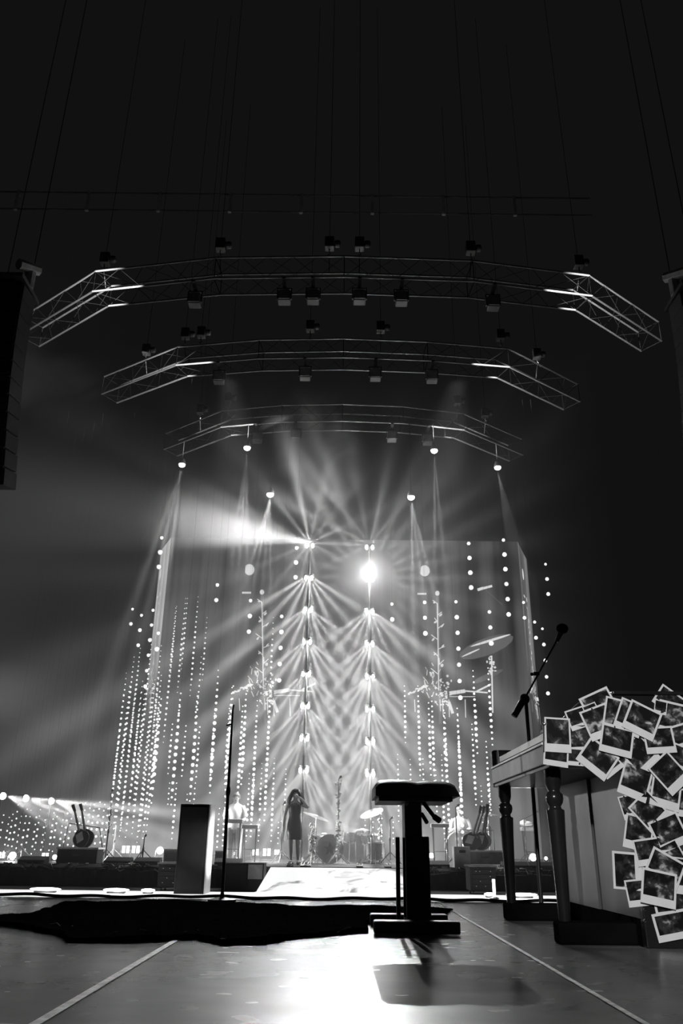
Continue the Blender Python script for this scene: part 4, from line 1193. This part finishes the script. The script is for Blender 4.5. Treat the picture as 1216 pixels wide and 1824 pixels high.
t = thing('drum_stool', 'round drum stool under the seated man in white', 'stool', (at(818, 1437, 22.6).x, 22.65, TOP))
x = at(818, 1437, 22.6).x
obj('stool_seat', MB().lathe([(.17, 0), (.18, .03), (.15, .06)], (x, 22.68, TOP + .31), seg=18), 'leather', t, True)
obj('legs', tripod(MB(), x, 22.68, TOP, .31, .24), 'chrome', t)

# ------------------------------------------------------------------ bench
BY0, BY1 = 4.05, 4.56
bx0, bx1 = at(669, 1405, BY0).x, at(818, 1405, BY0).x
zc0, zc1 = at(740, 1418, BY0).z, at(740, 1394, BY0).z
bcx = (bx0 + bx1) / 2
ben = thing('piano_bench', 'black padded piano bench on a single column with two flat feet', 'bench', (bcx, 4.3, 0))
def cushion(x0, x1, y0, y1, z0, z1):
    bm = MB()
    nx, ny = 22, 12
    vs, fs = [], []
    for j in range(ny + 1):
        for i in range(nx + 1):
            u, v = i / nx, j / ny
            e = min(u, 1 - u) * (x1 - x0); g = min(v, 1 - v) * (y1 - y0)
            rr = .03 if u < .5 else .075
            dz = 0
            for q, rr in ((e, rr), (g, .03)):
                if q < rr:
                    dz += rr * .62 * (1 - math.sqrt(max(0, 1 - ((rr - q) / rr) ** 2)))
            sag = .004 * math.sin(u * PI * 1.5) - .008 * math.exp(-((u - .5) / .06) ** 2)
            vs.append((x0 + (x1 - x0) * u, y0 + (y1 - y0) * v, z1 - dz + sag))
    n = len(vs)
    for v_ in list(vs):
        vs.append((v_[0], v_[1], z0))
    W = nx + 1
    for j in range(ny):
        for i in range(nx):
            a = j * W + i
            fs.append((a, a + 1, a + 1 + W, a + W))
            fs.append((n + a, n + a + W, n + a + 1 + W, n + a + 1))
    for i in range(nx):
        fs.append((i, n + i, n + i + 1, i + 1)); a = ny * W + i
        fs.append((a, a + 1, n + a + 1, n + a))
    for j in range(ny):
        a = j * W
        fs.append((a, a + W, n + a + W, n + a)); a = j * W + nx
        fs.append((a, n + a, n + a + W, a + W))
    return bm.add(vs, fs)
obj('cushion', cushion(bx0, bx1, BY0, BY1, zc0, zc1 + .012), 'leather', ben, True)
obj('seat_frame', MB().box((bx0 + .015, BY0 + .03, zc0 - .022), (bx1 - .03, BY1 - .02, zc0)), 'black', ben, bevel=.004)
cx0, cx1 = at(716, 1460, 4.2).x, at(752, 1460, 4.2).x
sx1 = at(766, 1560, 4.2).x
cxl = at(717, 1540, 4.41).x
zsl = at(740, 1490, 4.2).z
obj('column', MB().box((cxl, 4.23, .05), (cx1, 4.40, zc0 - .022)), 'black', ben, bevel=.004)
slv = obj('sleeve', MB().box((cxl, 4.2, .025), (sx1, 4.41, zsl)), 'black_matte', ben, bevel=.005)
px0, px1 = at(704, 1560, 4.36).x, at(713, 1560, 4.30).x - .001
obj('side_bar', MB().box((px0, 4.30, .03), (px1, 4.33, at(708, 1491, 4.33).z)), 'black', ben, bevel=.003)
fa, fb = at(665, 1650, 4.10).x, at(818, 1650, 4.10).x
obj('foot', MB().box((fa, 4.06, .004), (fb, 4.15, at(740, 1640, 4.1).z)), 'black', ben, bevel=.008)
fa, fb = at(659, 1635, 4.5).x, at(796, 1635, 4.5).x
obj('foot', MB().box((fa, 4.46, .004), (fb, 4.55, at(740, 1628, 4.5).z)), 'black', ben, bevel=.008)
obj('foot_rail', MB().box((cx0 + .01, 4.15, .006), (sx1 - .01, 4.46, .03)), 'black', ben)
a, b, c = at(752, 1427, 4.2), at(773, 1455, 4.12), at(783, 1462, 4.1)
lv = obj('lever', MB().tube([a, b], .010, 8), 'black', ben, True)
obj('lever_grip', MB().tube([b, c], .014, 10), 'black_matte', lv, True)
a, b = at(751, 1450, 4.35), at(760, 1465, 4.3)
obj('lever', MB().tube([a, b], .010, 8), 'black', ben, True)
obj('bolt', MB().lathe([(.011, 0), (.009, .008)], at(724, 1432, 4.19), (0, -1, 0), 8), 'chrome', ben)

# ------------------------------------------------------------------ rug
OUTL = [(-60, 1646), (0, 1637), (60, 1629), (112, 1613), (200, 1613), (320, 1611), (450, 1614), (560, 1618), (640, 1620), (770, 1619), (803, 1622), (790, 1630), (720, 1663), (640, 1662), (600, 1666), (520, 1673), (470, 1681), (400, 1683), (352, 1673), (250, 1678), (122, 1679), (112, 1668), (60, 1657), (0, 1649), (-60, 1655)]
poly = [fl(u, v) for u, v in OUTL]
def inside(x, y):
    r_, n = False, len(poly)
    for i in range(n):
        a, b = poly[i], poly[(i + 1) % n]
        if (a.y > y) != (b.y > y) and x < (b.x - a.x) * (y - a.y) / (b.y - a.y) + a.x:
            r_ = not r_
    return r_
rug = thing('shaggy_rug', 'large black shaggy rug spread on the glossy deck', 'rug', (-.5, 4.7, 0))
st_ = .024
x0, x1, y0, y1 = min(p.x for p in poly), max(p.x for p in poly), min(p.y for p in poly), max(p.y for p in poly)
nx, ny = int((x1 - x0) / st_) + 1, int((y1 - y0) / st_) + 1
idx, vs, fs = {}, [], []
from mathutils import noise
def rug_h(x, y):
    return .012 + .016 * max(0, .5 + noise.noise(Vector((x * 2.2, y * 2.2, 0)))) + .006 * noise.noise(Vector((x * 9, y * 9, 3)))
cells = [(i, j) for i in range(nx) for j in range(ny) if inside(x0 + (i + .5) * st_, y0 + (j + .5) * st_) and not (bx0 - .04 < x0 + (i + .5) * st_ < bx1 + .04 and BY0 - .03 < y0 + (j + .5) * st_ < BY1 + .03)]
cs = set(cells)
def vid(i, j, top):
    k = (i, j, top)
    if k not in idx:
        idx[k] = len(vs)
        x, y = x0 + i * st_ + .012 * noise.noise(Vector((i * .5, j * .5, 1))), y0 + j * st_ + .012 * noise.noise(Vector((i * .5, j * .5, 2)))
        vs.append((x, y, rug_h(x, y) if top else .003))
    return idx[k]
for i, j in cells:
    fs.append((vid(i, j, 1), vid(i + 1, j, 1), vid(i + 1, j + 1, 1), vid(i, j + 1, 1)))
    for (di, dj, a, b) in ((0, -1, (0, 0), (1, 0)), (1, 0, (1, 0), (1, 1)), (0, 1, (1, 1), (0, 1)), (-1, 0, (0, 1), (0, 0))):
        if (i + di, j + dj) not in cs:
            A, B = (i + a[0], j + a[1]), (i + b[0], j + b[1])
            fs.append((vid(*A, 1), vid(*A, 0), vid(*B, 0), vid(*B, 1)))
obj('pile', MB().add(vs, fs), 'fur', rug)
mb = MB()
r = random.Random(5)
for k in range(17000):
    i, j = cells[r.randrange(len(cells))]
    x, y = x0 + (i + r.random()) * st_, y0 + (j + r.random()) * st_
    if bx0 - .1 < x < bx1 + .1 and BY0 - .1 < y < BY1 + .1:
        continue
    a = r.uniform(0, 2 * PI); L = r.uniform(.02, .06)
    z = rug_h(x, y) - .006
    dx, dy = math.cos(a), math.sin(a)
    w = .0016
    mb.add([(x - dy * w, y + dx * w, z), (x + dy * w, y - dx * w, z), (x + dx * L, y + dy * L, max(.003, z + r.uniform(-.012, .022)))], [(0, 1, 2)])
obj('strands', mb, 'fur', rug, kind='stuff')
for P_ in ([(85, 1650), (100, 1652), (112, 1656), (122, 1659), (128, 1655)], [(180, 1670), (205, 1669), (220, 1662), (234, 1658), (248, 1661), (260, 1665)], [(335, 1670), (352, 1666), (366, 1665), (378, 1672), (388, 1679), (400, 1681)],
           [(310, 1672), (330, 1668), (350, 1667)], [(470, 1680), (480, 1676), (500, 1673)], [(600, 1664), (620, 1660), (645, 1659)]):
    obj('loose_yarn', MB().tube([fl(u, v + 2) + Vector((0, 0, .012 + .012 * math.sin(k * 1.7))) for k, (u, v) in enumerate(P_)], .0017, 5), 'yarn', rug)

# ------------------------------------------------------------------ microphone stands on the near deck
b0, t0 = fl(401, 1602), at(414, 1268, 6.2)
t = thing('microphone_stand', 'tall thin black microphone stand at the far edge of the deck, behind the rug', 'stand', b0)
b0 = Vector((b0.x, 6.2, 0)); t.location = b0
obj('base', MB().lathe([(.10, 0), (.10, .01), (.02, .025), (.012, .05)], b0 + Vector((0, 0, .001)), seg=20), 'black', t, True)
obj('tube', MB().tube([b0 + Vector((0, 0, .04)), b0.lerp(t0, .5), t0], [.012, .012, .008], 10), 'black', t, True)
obj('clutch', MB().lathe([(.014, -.03), (.018, 0), (.014, .03)], b0.lerp(t0, .56), t0 - b0, 10), 'black', t, True)
obj('clip', MB().tube([t0, t0 + Vector((.003, -.01, .03)), t0 + Vector((.008, -.02, .05))], .008, 8), 'black', t)
obj('clip', MB().tube([b0.lerp(t0, .93), b0.lerp(t0, .93) + Vector((-.04, 0, -.01))], .007, 8), 'black', t)
MYD = 5.35
c0 = at(936, 1248, MYD)
t = thing('boom_microphone_stand', 'black boom microphone stand reaching over the piano keyboard', 'stand', (c0.x, MYD, 0))
obj('base', MB().lathe([(.13, 0), (.13, .012), (.03, .03), (.015, .06)], (c0.x, MYD, .001), seg=22), 'black', t, True)
obj('tube', MB().tube([(c0.x, MYD, .05), (c0.x, MYD, c0.z)], .013, 10), 'black', t, True)
e0, e1 = at(919, 1271, MYD - .02), at(995, 1134, MYD - .02)
obj('boom', MB().tube([at(925, 1261, MYD - .025), e1], .0065, 8), 'steel', t, True)
obj('counterweight', MB().tube([at(915, 1276, MYD - .025), at(932, 1247, MYD - .025)], .021, 12), 'black', t, True)
obj('clutch', MB().ball(at(934, 1245, MYD - .01), .035, 10, 6), 'black', t, True)
obj('clutch', MB().tube([at(950, 1200, MYD - .02), at(960, 1200, MYD - .02)], .013, 8).ball(at(947, 1201, MYD - .02), .012, 8, 5), 'black', t, True)
mc = obj('microphone', MB().tube([at(991, 1143, MYD - .02), at(998, 1128, MYD - .03)], [.012, .018], 10), 'steel', t, True)
obj('windscreen', MB().ball(at(1001, 1120, MYD - .035), .036, 14, 8, (1.15, 1, 1)), 'black_cloth', mc, True)

# ------------------------------------------------------------------ piano
PY0, PY1 = 3.66, 5.05
pn = thing('upright_piano', 'old upright piano covered in instant photographs, keyboard facing the bench', 'piano', (1.35, 4.35, 0))
prof = [(.925, .70), (.925, .885), (.945, .90), (1.0, .905), (1.04, .945), (1.09, .985), (1.15, 1.008), (1.24, 1.018), (1.66, 1.018), (1.66, .0), (1.262, .0), (1.262, .70)]
far_prof = [(.925, .70), (.925, .905), (.94, .913), (1.20, .913), (1.262, .99), (1.30, 1.018), (1.66, 1.018), (1.66, .0), (1.262, .0), (1.262, .70)]
for y, pf in ((PY0, prof), (PY1 - .045, far_prof)):
    obj('end_panel', MB().prism([(x, y, z) for x, z in pf], (0, .045, 0)), 'black_gloss', pn, bevel=.004)
obj('back_panel', MB().box((1.60, PY0 + .046, .02), (1.655, PY1 - .046, 1.0)), 'black_gloss', pn)
obj('top_lid', MB().box((1.24, PY0 - .012, 1.018), (1.67, PY1 + .012, 1.036)), 'black_gloss', pn, bevel=.005)
lp = obj('lower_panel', MB().box((1.285, PY0 + .046, .10), (1.31, PY1 - .046, .699)), 'wood', pn)
obj('pilaster', MB().box((1.272, 4.30, .10), (1.2845, PY1 - .1205, .699)), 'wood', lp)
obj('pilaster', MB().box((1.270, PY1 - .12, .10), (1.2845, PY1 - .046, .699)), 'wood', lp)
obj('base_rail', MB().box((1.262, PY0 + .046, .0), (1.31, PY1 - .046, .099)), 'void', pn)
obj('upper_panel', MB().box((1.27, PY0 + .046, .86), (1.29, PY1 - .046, 1.0)), 'black_gloss', pn)
obj('key_bed', MB().box((.93, PY0 + .046, .700), (1.30, PY1 - .046, .7165)), 'wood', pn, bevel=.003)
ks = obj('key_slip', MB().box((.918, PY0 + .046, .717), (.944, PY1 - .046, .80)), 'wood_pale', pn, bevel=.004)
obj('slip_top', MB().box((.912, PY0 + .05, .8005), (.946, PY1 - .05, .811)), 'white', ks, bevel=.002)
for y in (PY0 + .046, PY1 - .13):
    obj('key_block', MB().box((.948, y, .717), (1.10, y + .083, .905)), 'black_gloss', pn, bevel=.006)
mw, mk = MB(), MB()
nk = 50
ky0, ky1 = PY0 + .135, PY1 - .135
for k in range(nk):
    w = (ky1 - ky0) / nk
    mw.box((.952, ky0 + k * w + .0006, .834), (1.10, ky0 + (k + 1) * w - .0006, .864 + R_.uniform(-.0008, .0008)))
    if k % 7 in (0, 1, 3, 4, 5):
        mk.box((1.005, ky0 + (k + 1) * w - .006, .866), (1.10, ky0 + (k + 1) * w + .006, .876))
obj('white_keys', mw, 'ivory', pn, kind='stuff')
obj('black_keys', mk, 'black_gloss', pn, kind='stuff')
obj('key_rest', MB().box((.97, ky0, .717), (1.10, ky1, .833)), 'black_matte', pn)
obj('fallboard', MB().box((1.105, PY0 + .05, .717), (1.165, PY1 - .05, .90)), 'black_gloss', pn, bevel=.006)
leg_prof = [(.030, 0), (.032, .02), (.026, .03), (.024, .06), (.030, .25), (.036, .44), (.040, .520), (.040, .528), (.028, .535), (.026, .545), (.036, .560), (.040, .578), (.038, .595), (.028, .605), (.027, .612), (.036, .640), (.038, .699)]
for y in (3.80, 4.93):
    lg = obj('leg', MB().lathe(leg_prof, (.972, y, .0), seg=20), 'black_gloss', pn, True)
    obj('toe_block', MB().box((.93, y - .05, .0), (1.2615, y + .05, .085)), 'void', pn, bevel=.01)
for v in (1620, 1640):
    obj('screw', MB().lathe([(.0065, 0), (.0065, .003), (.003, .0035)], at(1148, v, PY0 - .0005), (0, -1, 0), 10), 'chrome', pn)
for k, (u, v) in enumerate(((968, 1288), (1135, 1238), (1178, 1242))):
    pass
obj('hinge_pin', MB().ball(at(969, 1290, PY0 - .004), .009, 10, 6), 'chrome', pn, True)
obj('hinge_rod', MB().tube([at(968, 1292, PY0 - .004), at(968, 1340, PY0 - .004)], .004, 6), 'chrome', pn)

# instant photographs pinned all over it: (u, v, clockwise turn, width px, height px, label)
PH = [
    (990, 1344, 8, 44, 40, 'dark instant photo with a broad white lower edge, hanging below the two-figure photo'),
    (1022, 1348, 4, 34, 30, 'mostly hidden dark instant photo under the three-figure photo'),
    (1030, 1279, -18, 40, 36, 'instant photo tucked behind the upper edge of the two-figure photo'),
    (1066, 1254, -24, 58, 44, 'curled instant photo with one bright face, topmost on the piano shoulder'),
    (1052, 1264, -22, 26, 20, 'tiny print stuck over the curled photo on the shoulder'),
    (1066, 1286, -20, 52, 54, 'nearly black instant photo below the curled shoulder photo'),
    (1033, 1316, -3, 46, 52, 'dark instant photo of three pale figures, beside the key end'),
    (993, 1309, 3, 46, 60, 'upright instant photo of two small pale figures at the key end of the piano'),
    (1100, 1276, 14, 50, 62, 'dark instant photo with a blank white foot, under the piano top'),
    (1122, 1278, 24, 48, 58, 'streaky instant photo half hidden by the pale-legs photo'),
    (1192, 1249, 38, 50, 40, 'curled instant photo with a wide white edge at the top right corner'),
    (1176, 1260, 14, 22, 24, 'tiny square print between two large photos near the top right'),
    (1203, 1282, 13, 62, 60, 'large instant photo of a pale shape at the right edge, below the curled one'),
    (1098, 1319, 14, 58, 50, 'dark instant photo with a white foot, left of the crowd photo'),
    (1205, 1314, -16, 56, 42, 'instant photo with a slanting white foot at the right edge, under the pale-shape photo'),
    (1174, 1318, -4, 54, 46, 'black instant photo with a level white foot, right of the crowd photo'),
    (1143, 1283, 27, 58, 54, 'instant photo of bright pale legs tilted clockwise, near the piano top'),
    (1124, 1352, -42, 40, 40, 'small slanted photo behind the left corner of the crowd photo'),
    (1085, 1362, -35, 40, 34, 'photo edge peeping out below the mottled garden photo'),
    (1064, 1351, 39, 60, 52, 'mottled instant photo turned clockwise, hanging over the keyboard edge'),
    (1210, 1350, 22, 48, 46, 'instant photo cut off by the right edge, above the single-face photo'),
    (1122, 1437, -12, 34, 40, 'dark photo sliver behind the ringed-crowd photo'),
    (1160, 1402, 20, 44, 56, 'narrow view of a photo between the ringed-crowd and single-face photos'),
    (1140, 1345, -40, 52, 58, 'crowd photo turned counterclockwise with a wide white foot, at the bend of the piano'),
    (1131, 1392, 22, 52, 58, 'speckled ringed-crowd photo at the left edge under the bend'),
    (1205, 1428, 8, 50, 48, 'dark photo behind the white foot of the single-face photo'),
    (1186, 1408, 16, 52, 62, 'black instant photo with a broad white foot slanting right, mid column'),
    (1192, 1377, -39, 50, 60, 'single pale face photo turned counterclockwise at the right, mid column'),
    (1212, 1500, 26, 46, 50, 'photo cut by the right edge above the two-heads photo'),
    (1191, 1482, -21, 58, 54, 'grey instant photo of a seated shape turned counterclockwise'),
    (1137, 1484, 14, 50, 58, 'pale smudged instant photo at the left edge of the column'),
    (1157, 1446, -41, 50, 60, 'dim portrait photo turned steeply counterclockwise with a white foot at lower right'),
    (1155, 1517, -8, 50, 44, 'mottled photo half hidden above the sideways photo'),
    (1196, 1524, -24, 42, 44, 'dark triangle of a photo above the two-heads photo'),
    (1138, 1590, -6, 46, 44, 'photo with a torn white foot below the sideways photo'),
    (1213, 1560, 6, 40, 60, 'photo strip cut by the right edge beside the two-heads photo'),
    (1184, 1547, 29, 62, 50, 'black instant photo turned clockwise behind the two-heads photo'),
    (1197, 1610, -7, 66, 40, 'photo with a thin white edge under the two-heads photo'),
    (1117, 1551, -86, 62, 52, 'sideways instant photo with dark bars sticking out left of the piano'),
    (1173, 1582, 11, 62, 58, 'large instant photo of two heads, lowest of the big ones'),
    (1200, 1648, -10, 70, 46, 'lowest instant photo near the floor, dark with a white lower edge'),
]
lay = []
for i, (u, v, rot, w, h, lb) in enumerate(PH):
    up = [q for (uu, vv, ss, q) in lay if math.hypot(u - uu, v - vv) < .62 * (max(w, h) + ss) / 2 * 1.25]
    lay.append((u, v, max(w, h), max(up) + 1 if up else 0))
    c = at(u, v, PY0 - .005 - .0042 * lay[-1][3])
    k = 1 / ppm(c)
    w, h = w * k, h * k
    t = thing('instant_photo', lb, 'photo', c, 'instant photos pinned to the piano')
    a = math.radians(rot)
    rr = random.Random(i * 13 + 1)
    yaw, pit = rr.uniform(-.006, .006), rr.uniform(-.006, .006)
    ex, ez = Vector((math.cos(a), 0, -math.sin(a))), Vector((math.sin(a), 0, math.cos(a)))
    curl = rr.uniform(.0, .0014)
    def P3(x, z, off=0.):
        q = c + ex * x + ez * z
        yy = -off - curl * ((2 * x / w) ** 2 * .5 + (2 * z / h) ** 2 * .5) + yaw * x + pit * z
        return q + Vector((0, yy, 0))
    def sheet(x0, x1, z0, z1, off, th, n=4):
        vs, fs = [], []
        for j in range(n + 1):
            for q in range(n + 1):
                vs.append(P3(x0 + (x1 - x0) * q / n, z0 + (z1 - z0) * j / n, off))
        m_ = len(vs)
        if th:
            vs += [p + Vector((0, th, 0)) for p in vs]
        for j in range(n):
            for q in range(n):
                b_ = j * (n + 1) + q
                fs.append((b_, b_ + 1, b_ + n + 2, b_ + n + 1))
                if th:
                    fs.append((m_ + b_, m_ + b_ + n + 1, m_ + b_ + n + 2, m_ + b_ + 1))
        if th:
            B = [q for q in range(n + 1)] + [j * (n + 1) + n for j in range(1, n + 1)] + [n * (n + 1) + q for q in range(n - 1, -1, -1)] + [j * (n + 1) for j in range(n - 1, 0, -1)]
            for q in range(len(B)):
                b_, d_ = B[q], B[(q + 1) % len(B)]
                fs.append((b_, m_ + b_, m_ + d_, d_))
        return MB().add(vs, fs)
    card = obj('card', sheet(-w / 2, w / 2, -h / 2, h / 2, 0, .0009), 'card', t, True)
    m_ = w * .065
    obj('picture', sheet(-w / 2 + m_, w / 2 - m_, -h / 2 + h * .24, h / 2 - m_, .0004, 0), 'picture', t, True)
    if i % 4 == 1:
        q = P3(w * rr.uniform(-.3, .3), -h * .38 if i % 8 == 1 else h * .46)
        obj('pin', MB().lathe([(.0035, 0), (.004, .002), (.002, .004)], q + Vector((0, -.0005, 0)), (0, -1, 0), 8), 'chrome', t)
